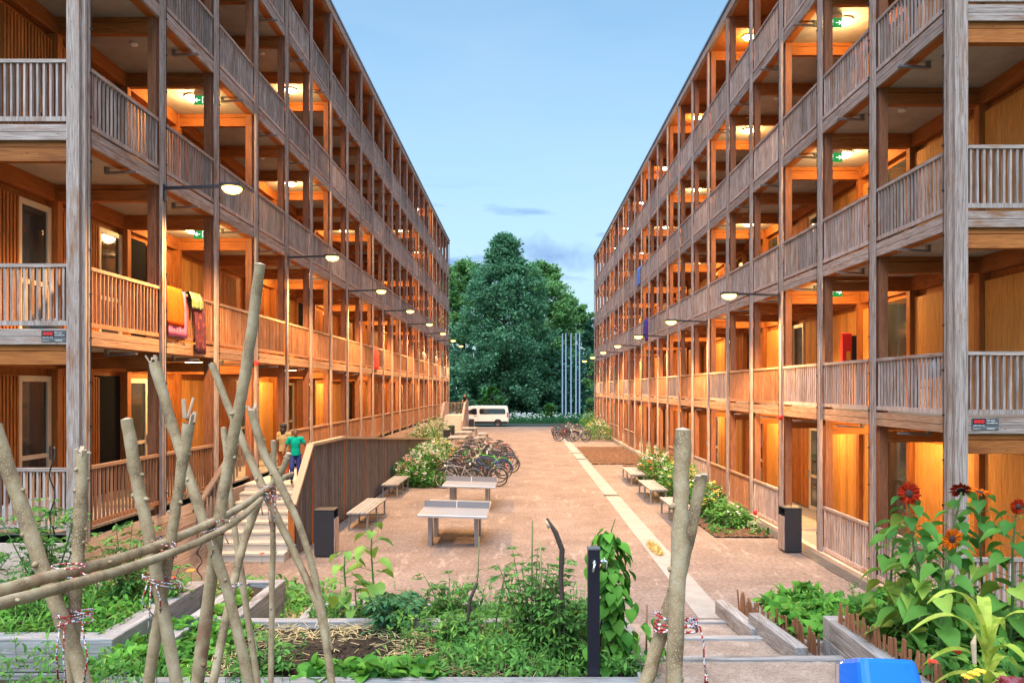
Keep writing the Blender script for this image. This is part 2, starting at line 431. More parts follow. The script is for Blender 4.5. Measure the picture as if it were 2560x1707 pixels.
    # cross beams
    bm_ = MB(); bm_.box(X(.272) - X(0), X(1.925) - X(0), -.145, -.01, -.30, -.10); bm_.box(X(.272) - X(0), X(1.925) - X(0), -.14, -.015, -.088, -.003)
    bo = bm_.obj('cross_beam', M['in_x']); bme = bo.data; bpy.data.objects.remove(bo)
    rest = MB()
    for i in range(5):
        for k in range(NB + 1):
            if k < 20: inst(bme, 'cross_beam', (X(0), Yk(k), zc[i]), B)
            else: rest.box(X(.272), X(1.925), Yk(k) - .145, Yk(k) - .01, zc[i] - .30, zc[i] - .003)
    o = part(rest, 'cross_beam', M['in_x']); o['kind'] = 'stuff'
    # railings
    def railing_mesh(y0, y1):
        r = MB(); n = 20
        for j in range(n):
            y = y0 + .055 + (y1 - y0 - .11) * j / (n - 1)
            r.box(X(.070) - X(0), X(.102) - X(0), y - .012, y + .012, -.853, -.055)
        r.box(X(.062) - X(0), X(.112) - X(0), y0, y1, -.925, -.855)
        h = MB(); h.box(X(.056) - X(0), X(.125) - X(0), y0, y1, -.054, 0)
        a = r.obj('railing', M['slat']); b_ = h.obj('handrail', M['out_y']); ma, mb2 = a.data, b_.data
        bpy.data.objects.remove(a); bpy.data.objects.remove(b_)
        return ma, mb2
    rme, hme = railing_mesh(.006, d - .146)
    rest = MB()
    gone = {2, 3, 21} if left else {2, 9, 10, 11, 12, 15, 18, 19}
    for i in range(5):
        for k in range(NB):
            if i == 0 and k in gone: continue
            if k < 20:
                o = inst(rme, 'railing', (X(0), Yk(k), RT[i]), B)
                h = bpy.data.objects.new('handrail', hme); COL.objects.link(h); h.parent = o
                if (left and i <= 1) or (not left and i <= 1 and k > 2 and (k + i) % 3):
                    for q_, m_ in ((o, 'slat_warm'), (h, 'out_warm')):
                        q_.material_slots[0].link = 'OBJECT'; q_.material_slots[0].material = M[m_]
            else:
                y0, y1 = Yk(k) + .006, Yk(k + 1) - .146
                for j in range(20):
                    y = y0 + .055 + (y1 - y0 - .11) * j / 19
                    box(rest, .064, .112, y - .012, y + .012, RT[i] - .853, RT[i] - .055)
                box(rest, .062, .112, y0, y1, RT[i] - .925, RT[i] - .855); box(rest, .056, .125, y0, y1, RT[i] - .054, RT[i])
        # end railing facing the garden
        r = MB(); a = .30
        while a < 2.4:
            r.box(X(a - .016), X(a + .016), Y0 - .186, Y0 - .126, RT[i] - .853, RT[i] - .055); a += .0975
        r.box(X(.25), X(2.4), Y0 - .19, Y0 - .14, RT[i] - .925, RT[i] - .855)
        rr = part(r, 'railing', M['slat'])
        h = MB(); h.box(X(.25), X(2.4), Y0 - .20, Y0 - .125, RT[i] - .054, RT[i])
        hh = h.obj('handrail', M['out_x']); hh.location = -B.location; hh.parent = rr; hh.location = (0, 0, 0)
    o = part(rest, 'railing', M['slat']); o['kind'] = 'stuff'
    # wall fillings, one bay wide (2.29 m between wall posts), origin at the far edge of the near post
    hh = 2.42 if left else 2.40
    w = d - .15
    def mk(fn, name, mats):
        m_ = MB(); fn(m_); o = m_.obj(name, mats); me = o.data; bpy.data.objects.remove(o); return me
    def shutter(y0, y1, pale=False):
        def f(m_):
            if pale:
                n = max(2, int((y1 - y0) / .15))
                for j in range(n):
                    ya = y0 + (y1 - y0) * j / n; yb = y0 + (y1 - y0) * (j + 1) / n
                    m_.box(X(1.985) - X(0), X(2.03) - X(0), ya + .003, yb - .003, .02, hh - .05)
            else:
                m_.box(X(2.0) - X(0), X(2.04) - X(0), y0, y1, .02, hh - .03)
                y = y0 + .03
                while y < y1 - .02:
                    m_.box(X(1.965) - X(0), X(1.998) - X(0), y - .022, y + .022, .03, hh - .05); y += .088
        return f
    def doorframe(y0, y1):
        def f(m_):
            for a, b_ in ((y0, y0 + .09), (y1 - .11, y1)): m_.box(X(2.0) - X(0), X(2.06) - X(0), a, b_, .0, hh - .04)
            m_.box(X(2.0) - X(0), X(2.06) - X(0), y0 + .09, y1 - .11, hh - .14, hh - .04)
            m_.box(X(2.0) - X(0), X(2.06) - X(0), y0 + .09, y1 - .11, .0, .10)
            m_.box(X(2.003) - X(0), X(2.05) - X(0), y0 + .09, y1 - .11, .92, 1.0)
        return f
    def pane(y0, y1):
        return lambda m_: m_.box(X(2.03) - X(0), X(2.04) - X(0), y0 + .09, y1 - .11, .1, hh - .14)
    def handle(y1):
        return lambda m_: (m_.box(X(1.96) - X(0), X(2.0) - X(0), y1 - .07, y1 - .045, .88, 1.12), m_.box(X(1.955) - X(0), X(1.97) - X(0), y1 - .15, y1 - .05, 1.0, 1.02))
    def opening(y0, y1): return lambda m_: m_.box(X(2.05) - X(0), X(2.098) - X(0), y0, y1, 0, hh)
    cl, pl = M['clad'], M['clad_pale']
    shut_t = [mk(shutter(.05, 1.35), 'shutter', cl), mk(shutter(.95, w - .03), 'shutter', cl), mk(shutter(.03, w - .03, True), 'board_panel', pl),
              mk(shutter(.03, 1.15, True), 'board_panel', pl), mk(shutter(1.15, w - .03, True), 'board_panel', pl)]
    dfa = mk(doorframe(1.37, w - .02), 'glass_door', M['cream']); pna = mk(pane(1.37, w - .02), 'pane', M['glass']); hda = mk(handle(w - .02), 'handle', M['steel'])
    dfb = mk(doorframe(.05, .94), 'glass_door', M['cream']); pnb = mk(pane(.05, .94), 'pane', M['glass']); hdb = mk(handle(.94), 'handle', M['steel'])
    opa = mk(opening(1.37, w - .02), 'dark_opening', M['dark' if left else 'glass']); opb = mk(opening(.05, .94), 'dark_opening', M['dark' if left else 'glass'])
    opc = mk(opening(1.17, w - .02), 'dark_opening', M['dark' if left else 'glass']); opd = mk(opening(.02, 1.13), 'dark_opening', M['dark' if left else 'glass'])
    rr_ = random.Random(11 if left else 29)
    pat = {}
    if left:
        pat = {(0,0): 'SD', (0,1): 'SO', (1,0): 'SD', (1,1): 'SD', (2,0): 'S2', (2,1): 'SO', (3,0): 'S', (1,2): 'OS2', (0,2): 'DS', (0,3): 'P', (1,3): 'P', (2,2): 'P', (2,3): 'S'}
    else:
        pat = {(i_, k_): t_ for i_ in range(4) for k_, t_ in ((0, 'P'), (1, 'P'), (2, 'OP'), (3, 'P'), (4, 'DS'), (5, 'P'))}
        pat[(3, 4)] = 'P'; pat[(1, 4)] = 'PD'; pat[(2, 5)] = 'PO'
    for i in range(5):
        for k in range(NB):
            t = pat.get((i, k)) or rr_.choice(['S', 'DS', 'P', 'SO', 'S2', 'P', 'OP', 'SD', 'P', 'P', 'S'] if i > 0 or left else ['PO', 'DS', 'P', 'P', 'PD', 'P', 'SD', 'P'])
            base = (X(0), Yk(k), fl[i])
            if k >= 18 and t not in ('P', 'S'): t = 'S'
            I = lambda me, nm: inst(me, nm, base, B)
            def door(me, pn, hd):
                o = I(me, 'glass_door')
                for m2, nm in ((pn, 'pane'), (hd, 'handle')):
                    c = bpy.data.objects.new(nm, m2); COL.objects.link(c); c.parent = o
            if t in ('SO', 'SD', 'S'): I(shut_t[0], 'shutter')
            if t in ('DS', 'OS2', 'S2'): I(shut_t[1], 'shutter')
            if t == 'P': I(shut_t[2], 'board_panel')
            if t in ('PO', 'PD'): I(shut_t[3], 'board_panel')
            if t == 'OP': I(shut_t[4], 'board_panel')
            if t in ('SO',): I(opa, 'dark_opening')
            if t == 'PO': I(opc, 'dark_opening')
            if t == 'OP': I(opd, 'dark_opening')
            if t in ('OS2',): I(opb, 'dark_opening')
            if t in ('SD', 'PD'): door(dfa, pna, hda)
            if t == 'DS': door(dfb, pnb, hdb)
    return B
building('left'); building('right')

ORD = ['first','second','third','fourth','fifth','sixth','seventh','eighth','ninth','tenth','eleventh','twelfth','thirteenth','fourteenth','fifteenth',
       'sixteenth','seventeenth','eighteenth','nineteenth','twentieth','twenty-first','twenty-second','twenty-third','twenty-fourth']
LEV = ['ground floor', 'first gallery', 'second gallery', 'third gallery', 'top gallery']
def amber(parent, loc, power, col=(1., .58, .23), r=.09, kind='POINT'):
    l = bpy.data.lights.new('lamp_light', kind); l.energy = power; l.color = col; l.shadow_soft_size = r
    if kind == 'SPOT': l.spot_size = radians(150); l.spot_blend = .5
    o = bpy.data.objects.new('lamp_light', l); COL.objects.link(o); o.parent = parent; o.location = loc
    return o
STREET_W, CEIL_W, GROUND_W = 1450, 88, 105
for side, b in BL.items():
    X, Yk, RT, zc, fl, sg, d = b['X'], b['Yk'], b['RT'], b['zc'], b['fl'], b['sg'], b['d']
    sname = 'raised building beside the stairs' if side == 'left' else 'building beside the grating'
    # arm lamps
    ks = [1,4,7,10,13,16,19,22] if side == 'left' else [3,6,9,12,15,18,21]
    zl = 7.20 if side == 'left' else 5.82
    for n, k in enumerate(ks):
        L = empty('arm_lamp', (X(0), Yk(k) - .07, zl), 'lit amber arm lamp on the %s, %s from the near end' % (sname, ORD[n]), 'street lamp', 'arm lamps over the courtyard')
        s = -sg
        m = MB(); m.box(0, s*.03, -.05, .05, -.24, .06); m.obj('bracket', M['anth'], L)
        m = MB(); m.beam((s*.03, 0, 0), (s*1.08, 0, .035), .045, .055); m.obj('arm', M['anth'], L)
        m = MB(); m.box(s*1.05, s*1.43, -.14, .14, .01, .07); h = m.obj('lamp_head', M['anth'], L, bevel=.012)
        m = MB(); m.lathe([(.175,.008), (.17,-.03), (.13,-.075), (.06,-.10), (0,-.105)], (s*1.24, 0, 0), 16); m.obj('lamp_glass', M['lamp_amber'], h, smooth=True)
        amber(L, (s*1.24, 0, -.16), STREET_W, kind='SPOT')
    # ceiling lamps
    lit = {1: {2,5,8,11,14,17,20}, 2: {2,5,8,14,17,20}, 3: {5,14,17}, 4: {17}} if side == 'left' else {i: {2,5,8,11,14,17,20} for i in (1,2,3,4)}
    lit[0] = {2,5,8,11,14,17,20}
    if side == 'right': lit[0] = {1,3,5,8,11,14,17,20}
    for i in lit:
        for k in sorted(lit[i]):
            ym = Yk(k) + d/2 - .07
            if i == 4 or True:
                L = empty('ceiling_lamp', (X(1.05), ym, zc[i]), 'round glowing ceiling lamp on %s of %s, %s bay from near end' % (LEV[i], 'raised building' if side == 'left' else 'grating-side building', ORD[k]), 'ceiling lamp', 'ceiling lamps in the galleries')
                m = MB(); m.lathe([(0, -.004), (.19, -.004), (.205, -.03), (.19, -.045), (0, -.045)], n=20); m.obj('lamp_base', M['white'], L, smooth=False)
                m = MB(); m.lathe([(.185, -.046), (.165, -.085), (.11, -.115), (0, -.125)], n=18); m.obj('diffuser', M['lamp_white'], L, smooth=True)
                amber(L, (0, 0, -.22), GROUND_W if i == 0 else CEIL_W, (1., .60, .22), .12)
    # metal bar fittings under every fascia
    for i in range(4):
        for k in range(NB):
            L = empty('bar_fitting', (X(.42), Yk(k) + d/2, zc[i]), 'grey metal bar under %s edge of %s, %s bay from near end' % (LEV[i+1], 'raised building' if side == 'left' else 'grating-side building', ORD[k]), 'bar fitting', 'metal bar fittings under the gallery edges')
            if k == 0 and i == 0:
                m = MB(); m.box(-.025, .025, -.04, .04, -.12, -.002); m1 = m.obj('bracket', M['greymetal'], L).data
                m = MB(); m.beam((0, 0, -.10), (-sg*.50, 0, -.075), .075, .032); m2 = m.obj('bar', M['greymetal'], L).data
            else:
                for me, nm in ((m1, 'bracket'), (m2, 'bar')):
                    o = bpy.data.objects.new(nm, me); COL.objects.link(o); o.parent = L
    # smoke detectors
    for i in range(1, 4):
        for k in (1, 4):
            o = MB(); o.lathe([(0, 0), (.07, 0), (.075, -.03), (.055, -.05), (0, -.052)], n=14)
            oo = o.obj('smoke_detector', M['white'], smooth=False, loc=(X(1.05), Yk(k) + .9, zc[i] - .002))
            tag(oo, 'small white smoke detector under %s ceiling of %s, %s bay' % (LEV[i], 'raised building' if side == 'left' else 'grating-side building', ORD[k]), 'smoke detector', 'smoke detectors in the galleries')
    # exit signs, hanging across the gallery
    for i, k in ([(1,2),(2,2)] if side == 'left' else [(1,2),(2,2),(3,2),(1,13)]):
        y = Yk(k) + d/2 - .68
        xs = X(.76) if side == 'left' else X(.74)
        L = empty('exit_sign', (xs, y + .35, zc[i]), 'green exit sign with white arrow under %s ceiling of %s%s' % (LEV[i], 'raised building' if side == 'left' else 'grating-side building', ', far bay' if k > 5 else ''), 'exit sign', 'green exit signs in the galleries')
        m = MB(); m.box(-.16, .16, -.03, .03, -.10, -.002); m.obj('housing', M['white'], L)
        m = MB(); m.box(-.165, .165, -.012, .012, -.30, -.10); pn = m.obj('sign_panel', M['sign_glow'], L)
        s = -1 if side == 'left' else 1
        m = MB()
        ax = s * .075
        m.box(ax - .055, ax + .055, -.018, -.013, -.208, -.192)
        tip = ax + s*.062
        m.beam((tip, -.016, -.20), (tip - s*.05, -.016, -.155), .004, .018); m.beam((tip, -.016, -.20), (tip - s*.05, -.016, -.245), .004, .018)
        m.obj('arrow', M['sign_white'], pn)
        m = MB(); fx = -s*.085
        m.box(fx - .06, fx - .048, -.018, -.013, -.275, -.125); m.box(fx - .048, fx + .0, -.018, -.013, -.137, -.125)   # doorway
        m.lathe([(0, -.018), (.013, -.018), (.013, -.013), (0, -.013)], (fx + .03, 0, -.148), 10, axis='y')
        m.beam((fx + .022, -.016, -.165), (fx + .005, -.016, -.215), .004, .022)
        for q in (((fx + .005, -.215), (fx + .03, -.235)), ((fx + .03, -.235), (fx + .018, -.27)), ((fx + .003, -.215), (fx - .03, -.245)), ((fx + .02, -.17), (fx + .045, -.195)), ((fx + .02, -.168), (fx - .012, -.185))):
            m.beam((q[0][0], -.016, q[0][1]), (q[1][0], -.016, q[1][1]), .004, .011)
        m.obj('pictogram', M['sign_white'], pn)

# warning plates on the end fascia
for side in ('left', 'right'):
    if side == 'left': x0, x1, z0, z1, y = -7.19, -6.825, 4.235, 4.40, BL['left']['Yk'](0) - .193
    else: x0, x1, z0, z1, y = 6.58, 6.975, 2.93, 3.10, BL['right']['Yk'](0) - .193
    L = empty('warning_plate', (x0, y, z0), 'grey warning plate with red block on the end fascia %s' % ('of the raised building' if side == 'left' else 'above the sunflowers'), 'sign', 'surveillance plates on the end fascias')
    W_, H_ = x1 - x0, z1 - z0
    m = MB(); m.box(0, W_, -.008, 0, 0, H_); m.obj('plate', M['signgrey'], L)
    m = MB(); m.box(.015, .015 + W_*.47, -.0105, -.0085, H_*.24, H_*.97); q = m.obj('logo_block', M['black'], L)
    m = MB()
    for j in range(3): m.lathe([(0, -.013), (W_*.073, -.013), (W_*.073, -.011), (0, -.011)], (.015 + W_*(.105 + .13*j), 0, H_*.72), 16, axis='y')
    m.obj('emblem', M['red'], q)
    def put(t, sz, x, z):
        f = font(t, sz, M['white']); f.parent = L; f.rotation_euler = (pi/2, 0, 0); f.location = (x, -.0125, z)
    put('PROTECTAS', W_*.078, .022, H_*.31)
    put('Site sous', W_*.085, W_*.55, H_*.76); put('surveillance', W_*.085, W_*.55, H_*.54)
    put('protectas.com', W_*.045, .02, H_*.06); put('T', W_*.05, W_*.55, H_*.06)
    m = MB(); m.box(.0, W_, -.0095, -.0085, H_*.195, H_*.21)
    for a_, b_ in ((.585, .655), (.67, .73), (.745, .79), (.805, .85)): m.box(W_*a_, W_*b_, -.0095, -.0085, H_*.07, H_*.135)
    m.obj('small_print', M['white'], L)
# ================================================================== ground and courtyard
g = MB(); g.box(-260, 260, -40, 320, -1.2, -.012)
struct(g.obj('ground', ground_mat('meadow', (.025,.05,.02), (.04,.08,.03), (.07,.12,.045), 1.5)))
def sheet(x0, x1, y0, y1, z, nx, ny, amp, seed):
    m = MB(); rr = random.Random(seed); i0 = 0
    for j in range(ny + 1):
        for i in range(nx + 1):
            m.v.append((x0 + (x1-x0)*i/nx, y0 + (y1-y0)*j/ny, z + rr.uniform(-amp, amp)))
    for j in range(ny):
        for i in range(nx):
            a = j*(nx+1) + i; m.f.append((a, a+1, a+nx+2, a+nx+1)); m.m.append(0)
    return m
GRAVEL = ground_mat('court_gravel', (.16,.118,.10), (.215,.165,.142), (.27,.215,.19), .7, streak=(.42,.35,.30), fine=13, bump=1.2, con=.46)
struct(sheet(-6.7, 6.35, 10.6, 69.5, 0, 26, 120, .006, 3).obj('courtyard', GRAVEL, smooth=True))
g = MB(); g.box(-60, 60, 69.5, 77.5, -.01, -.004); struct(g.obj('road', ground_mat('asphalt', (.035,.045,.04), (.05,.06,.052), (.065,.075,.065), .8)))
g = MB(); g.box(-60, 60, 69.2, 69.5, -.2, .05); struct(g.obj('kerb', plain('kerb_stone', (.33,.31,.29), .9, noise=.15)))
# pale paved strip with slot joints
g = MB(); y = 11.7
while y < 56:
    g.box(2.70, 3.16, y, min(y + 2.0, 56) - .006, -.05, .009); y += 2.0
struct(g.obj('paved_strip', plain('strip_concrete', (.26,.25,.24), .85, noise=.2, nscale=3.)))
for y0 in (25.0, 38.0, 41.6):
    g = MB(); g.box(2.68, 3.17, y0, y0 + .35, -.03, .014)
    for j in range(12): g.box(2.70 + j*.04, 2.722 + j*.04, y0 + .03, y0 + .32, .0145, .019)
    o = g.obj('slot_drain', M['black']); tag(o, 'dark slot drain grate across the pale paved strip, %s' % {25.0:'nearest one, level with the benches', 38.0:'beside the near edge of the mulch', 41.6:'farthest one beside the mulch'}[y0], 'drain', 'slot drains in the strip')
# oval hollow of dry grass in the strip
g = MB(); n = 26
g.face([(2.9 + .13*cos(2*pi*i/n), 16.75 + .75*sin(2*pi*i/n), .0135) for i in range(n)])
ov = g.obj('dry_grass_patch', plain('dry_soil', (.20,.14,.06), .95, noise=.4, nscale=30)); tag(ov, 'oval patch of dry golden grass in the pale paved strip', 'grass patch')
g = MB()
for i in range(420):
    t = R.uniform(0, 2*pi); q = sqrt(R.random()) * (1 if R.random() < .6 else .98)
    p = Vector((2.9 + .14*q*cos(t), 16.75 + .78*q*sin(t), .012)); g.sprig(p, Vector((R.uniform(-1,1), R.uniform(-1,1), .8)), (0,0,1), R.uniform(.05,.11), .012)
child(g.obj('grass_blade', plain('straw_blade', (.55,.40,.13), .8, var=.4)), ov)['kind'] = 'stuff'
# mulch bed
g = sheet(3.25, 6.05, 35.5, 46, .03, 60, 180, .028, 5)
struct(g.obj('mulch_bed', ground_mat('bark_mulch', (.085,.045,.028), (.14,.075,.045), (.20,.12,.075), 6, fine=24, bump=1.)))
g = sheet(4.55, 5.95, 18.0, 35, .035, 30, 260, .02, 6)
struct(g.obj('planted_strip', ground_mat('planting_soil', (.07,.04,.025), (.12,.07,.045), (.19,.12,.08), 5, fine=26, bump=1.)))
g = sheet(-4.75, -3.2, 27.4, 40.5, .035, 20, 120, .02, 8)
struct(g.obj('flower_bed_soil', bpy.data.materials['planting_soil']))
# grating along the facade
m = MB(); m.box(5.95, 6.255, 12.2, 60, -.02, .002, 0)
y = 12.2
for j in range(8): m.box(5.965 + j*.037, 5.985 + j*.037, 12.2, 60, .003, .016, 1)
for j in range(96): m.box(5.95, 6.255, 12.2 + j*.5, 12.212 + j*.5, .003, .0135, 1)
tag(m.obj('drainage_grating', [M['black'], M['greymetal']]), 'long dark metal drainage grating at the foot of the timber building', 'grating')

# ------------------------------------------------------------------ stairs, ramp and screen before the raised building
st = empty('stairs', (-5.5, 15.5, 0), 'pale concrete stairs climbing to the raised ground floor', 'stairs', 'stairs of the raised building')
m = MB()
for j in range(8):
    m.box(-6.42, -4.90, 15.54 + j*.28 if j < 7 else 17.5, 17.9, .169*j if j else -.02, .169*(j+1) - .002)
    m.box(-6.42, -4.895, 15.54 + j*.28 - .02 if j < 7 else 17.48, 15.54 + (j+1)*.28, .169*(j+1) - .045, .169*(j+1))
child(m.obj('steps', M['concrete']), st)
m = MB(); m.box(-6.42, -4.88, 17.92, 20.5, 1.22, 1.352); child(m.obj('landing', M['concrete']), st)
m = MB(); 
for j in range(14): m.box(-6.50 , -6.46, 15.1 + j*.19, 15.13 + j*.19 , .45 + j*.1 , 1.15 + j*.098)
m.beam((-6.48, 15.0, 1.12), (-6.48, 17.2, 2.28), .1, .06); sr = child(m.obj('stair_railing', M['screen']), st)
# slatted screen wall along the ramp
sc = empty('slatted_screen', (-4.85, 20, 0), 'weathered vertical slat screen with pale handrail shielding stairs and ramp', 'screen')
top = [(15.97, 1.12), (17.3, 2.29), (20.43, 2.26), (38.9, 1.02)]
def ztop(y):
    for (a, za), (b, zb) in zip(top, top[1:]):
        if y <= b: return za + (zb - za) * (y - a) / (b - a)
    return 1.0
m = MB(); y = 16.0
while y < 38.8:
    m.box(-4.85, -4.80, y, y + .026, .06, ztop(y) - .07); y += .078
m.box(-4.885, -4.855, 16.0, 38.8, .03, .10); child(m.obj('slats', M['screen']), sc)
m = MB(); m.face([(-4.88, 16.0, .1), (-4.88, 38.8, .1), (-4.88, 38.8, .95), (-4.88, 20.43, 2.15), (-4.88, 17.35, 2.2)])
m.face([(-4.86, 16.0, .1), (-4.86, 17.35, 2.2), (-4.86, 20.43, 2.15), (-4.86, 38.8, .95), (-4.86, 38.8, .1)]); child(m.obj('backing', M['screen']), sc)
m = MB()
for (a, za), (b, zb) in zip(top, top[1:]): m.beam((-4.84, a - .02, za - .03), (-4.84, b, zb - .03), .15, .065)
child(m.obj('handrail', wood('pale_handrail', 'y', (.27,.19,.13), (.42,.31,.22), (.54,.42,.32), var=.15)), sc)
for y in (15.98, 17.32, 20.4, 23.2, 26.2, 29.4, 32.5, 35.6, 38.75):
    m = MB(); m.box(-4.875 if y > 16 else -4.93, -4.80, y - .05, y + .05, -.02, ztop(y) - .07); child(m.obj('post', M['in_z']), sc)
# ramp behind the screen
m = MB(); m.face([(-6.4, 20.5, 1.35), (-4.9, 20.5, 1.35), (-4.9, 39, .02), (-6.4, 39, .02)]); m.face([(-4.9, 20.5, 1.35), (-6.4, 20.5, 1.35), (-6.4, 20.5, 0), (-4.9, 20.5, 0)])
tag(m.obj('ramp', M['concrete']), 'concrete ramp sloping down behind the slatted screen', 'ramp')
# far stairs and platform at the end of the building
fs = empty('stairs', (-5.7, 61, 0), 'far timber stairs rising to a railed platform beside the white van', 'stairs', 'stairs of the raised building')
m = MB()
for j in range(8): m.box(-6.45, -4.9, 60.2 + j*.30, 66, .169*j - (.02 if j == 0 else 0), .169*(j+1) - .001)
child(m.obj('steps', M['concrete']), fs)
m = MB(); m.box(-6.5, -4.75, 66.02, 66.1, 1.3, 1.36); m.box(-6.5, -4.75, 66.02, 66.08, 2.30, 2.36)
for j in range(15): m.box(-6.48 + j*.12, -6.45 + j*.12, 66.03, 66.06, 1.36, 2.3)
child(m.obj('back_railing', M['out_x']), fs)
for x in (-6.62, -4.9):
    m = MB(); m.box(x, x + .16, 62.6, 66.0, -.02, 2.42); m.face([(x+.01, 60.0, -.02), (x+.01, 60.0, 1.0), (x+.01, 62.6, 2.40), (x+.01, 62.6, -.02)]); m.face([(x+.15, 60.0, -.02), (x+.15, 62.6, -.02), (x+.15, 62.6, 2.4), (x+.15, 60.0, 1.0)])
    m.face([(x+.01, 60.0, -.02), (x+.15, 60.0, -.02), (x+.15, 60.0, 1.0), (x+.01, 60.0, 1.0)]); m.face([(x+.01, 60.0, 1.0), (x+.15, 60.0, 1.0), (x+.15, 62.6, 2.4), (x+.01, 62.6, 2.4)])
    child(m.obj('side_screen', M['out_z']), fs)

# ------------------------------------------------------------------ benches and tables
def slat_seat(name, W, Ln, h, label, cat, group, loc, n, frames, rz=0):
    o = empty(name, loc, label, cat, group, rz)
    m = MB(); sw = (W - .012*(n-1)) / n
    for j in range(n): m.box(-W/2 + j*(sw+.012), -W/2 + j*(sw+.012) + sw, -Ln/2, Ln/2, h - .045, h)
    m.obj('top_slats', M['bench'], o, bevel=.004)
    for f in range(frames):
        y = -Ln/2 + .12 + (Ln - .24) * f / (frames - 1)
        m = MB(); t = .022
        for x in (-W/2 + .04, W/2 - .04): m.box(x - t, x + t, y - t, y + t, 0, h - .047)
        m.box(-W/2 + .062, W/2 - .062, y - t, y + t, h - .09, h - .047); m.box(-W/2 + .062, W/2 - .062, y - t, y + t, .0, .03)
        m.obj('leg_frame', M['steel'], o)
    return o
for (x, y0, y1, lab) in ((-4.13, 18.9, 21.5, 'grey slatted bench nearest the anthracite bin, against the slatted screen'), (-4.31, 24.5, 27.0, 'grey slatted bench by the screen next to the flowering bushes'),
                         (4.16, 19.2, 21.7, 'grey slatted bench partly hidden behind the pair of lashed poles'), (4.16, 23.3, 25.8, 'middle grey slatted bench of the row beside the paved strip'), (4.16, 27.5, 30.0, 'grey slatted bench nearest the brown mulch bed')):
    slat_seat('bench', .54, y1 - y0, .45, lab, 'bench', 'slatted benches in the courtyard', (x, (y0+y1)/2, 0), 5, 3)
for (x, y, lab) in ((-3.83, 44.5, 'picnic table nearest the parked bicycles'), (-3.87, 49.5, 'middle picnic table of the row beyond the bicycles'), (-3.85, 54.6, 'farthest picnic table, close to the far stairs')):
    slat_seat('picnic_table', 1.0, 2.4, .75, 'grey slatted ' + lab, 'table', 'picnic tables beyond the bicycles', (x, y, 0), 7, 3)
for (x, y, lab) in ((-2.82, 48.4, 'grey bench on the open side of the middle picnic table'), (-2.78, 53.0, 'grey bench on the open side of the farthest picnic table'), (-4.72, 44.4, 'grey bench between the rose bushes and nearest picnic table')):
    slat_seat('bench', .6, 2.4, .45, lab, 'bench', 'slatted benches in the courtyard', (x, y, 0), 5, 3)
for (y, lab) in ((17.8, 'grey steel ping pong table nearest the garden beds'), (22.85, 'grey steel ping pong table close to the parked bicycles')):
    o = empty('ping_pong_table', (-1.58, y, 0), lab, 'ping pong table', 'outdoor ping pong tables', 0); tilt = .03
    t = bpy.data.objects.new('tabletop', None)
    m = MB(); m.box(-.765, .765, -1.17, 1.17, .705, .76); tp = m.obj('tabletop', M['zinc'], o, bevel=.006); tp.rotation_euler = (0, tilt, 0)
    m = MB(); m.box(-.763, -.008, -.012, .012, .762, .90); m.box(.008, .763, -.012, .012, .762, .90); nt_ = m.obj('net', M['netgrey'], tp)
    m = MB(); m.box(-.0075, .0075, -.0135, .0135, .762, .90); m.obj('net_stripe', M['white'], nt_)
    for sx in (-1, 1):
        for sy in (-1, 1):
            m = MB(); x = sx*.52
            m.box(x - .045, x + .045, sy*.56 - .14, sy*.56 + .14, -.01, .704 - sx*.016 if sx > 0 else .716); m.obj('leg', M['steel'], o, bevel=.004)

# ------------------------------------------------------------------ litter bins
def bin_(x, y, label, face=1, w=.41, dp=.38, h=1.0):
    o = empty('litter_bin', (x, y, 0), label, 'bin', 'anthracite litter bins')
    m = MB(); m.box(-w/2, w/2, -dp/2, dp/2, .03, h - .19); m.box(-w/2, w/2, -dp/2, -dp/2 + .02, h - .188, h - .03); m.box(-w/2, w/2, dp/2 - .02, dp/2, h - .188, h - .03)
    s = face; m.box(-s*w/2, -s*(w/2 - .02), -dp/2 + .021, dp/2 - .021, h - .188, h - .03)
    m.box(-w/2 + .03, w/2 - .03, -dp/2 + .03, dp/2 - .03, 0, .029); m.obj('body', M['anth'], o)
    m = MB(); m.box(-w/2 - .004, w/2 + .004, -dp/2 - .004, dp/2 + .004, h - .028, h); m.obj('lid', M['anth'], o, bevel=.006)
    m = MB()
    for j in range(4): m.box(s*(w/2 + .002), s*(w/2 + .02), -dp/2 + .012 + j*(dp-.02)/4, -dp/2 + .006 + (j+1)*(dp-.02)/4, .06, h - .20)
    m.obj('wood_door', M['out_z'], o)
    return o
bin_(-4.18, 16.13, 'anthracite litter bin at the foot of the slatted screen', 1)
bin_(5.81, 16.55, 'anthracite litter bin in front of the open bay beside the grating', -1, w=.36, dp=.42, h=.975)
bin_(-4.76, 47.5, 'anthracite bin nearest the rose bush, left of the picnic tables', 1, w=.43)
bin_(-5.0, 53.0, 'anthracite bin standing between the picnic tables and far stairs', 1, w=.43)
bin_(-4.35, 64.0, 'anthracite bin right beside the white van', 1, w=.42)

# ------------------------------------------------------------------ flagpoles
for n, (px) in enumerate((1406, 1414.6, 1427.5, 1440, 1449)):
    p = P(px, 1046, 92); m = MB(); zt = H + (972 - 833 + n*.6) * 92 / F
    m.tube([(p.x, 92, -.05), (p.x, 92, zt)], [.10, .07], 10); m.lathe([(0, zt + .02), (.13, zt), (.0, zt - .05)], (p.x, 92, 0), 8)
    tag(m.obj('flagpole', plain('pole_aluminium', (.40,.50,.66), .4, metal=.3) if n == 0 else bpy.data.materials['pole_aluminium']),
        'tall pale metal flagpole, %s of five from the white van side' % ORD[n], 'flagpole', 'five bare flagpoles on the meadow')

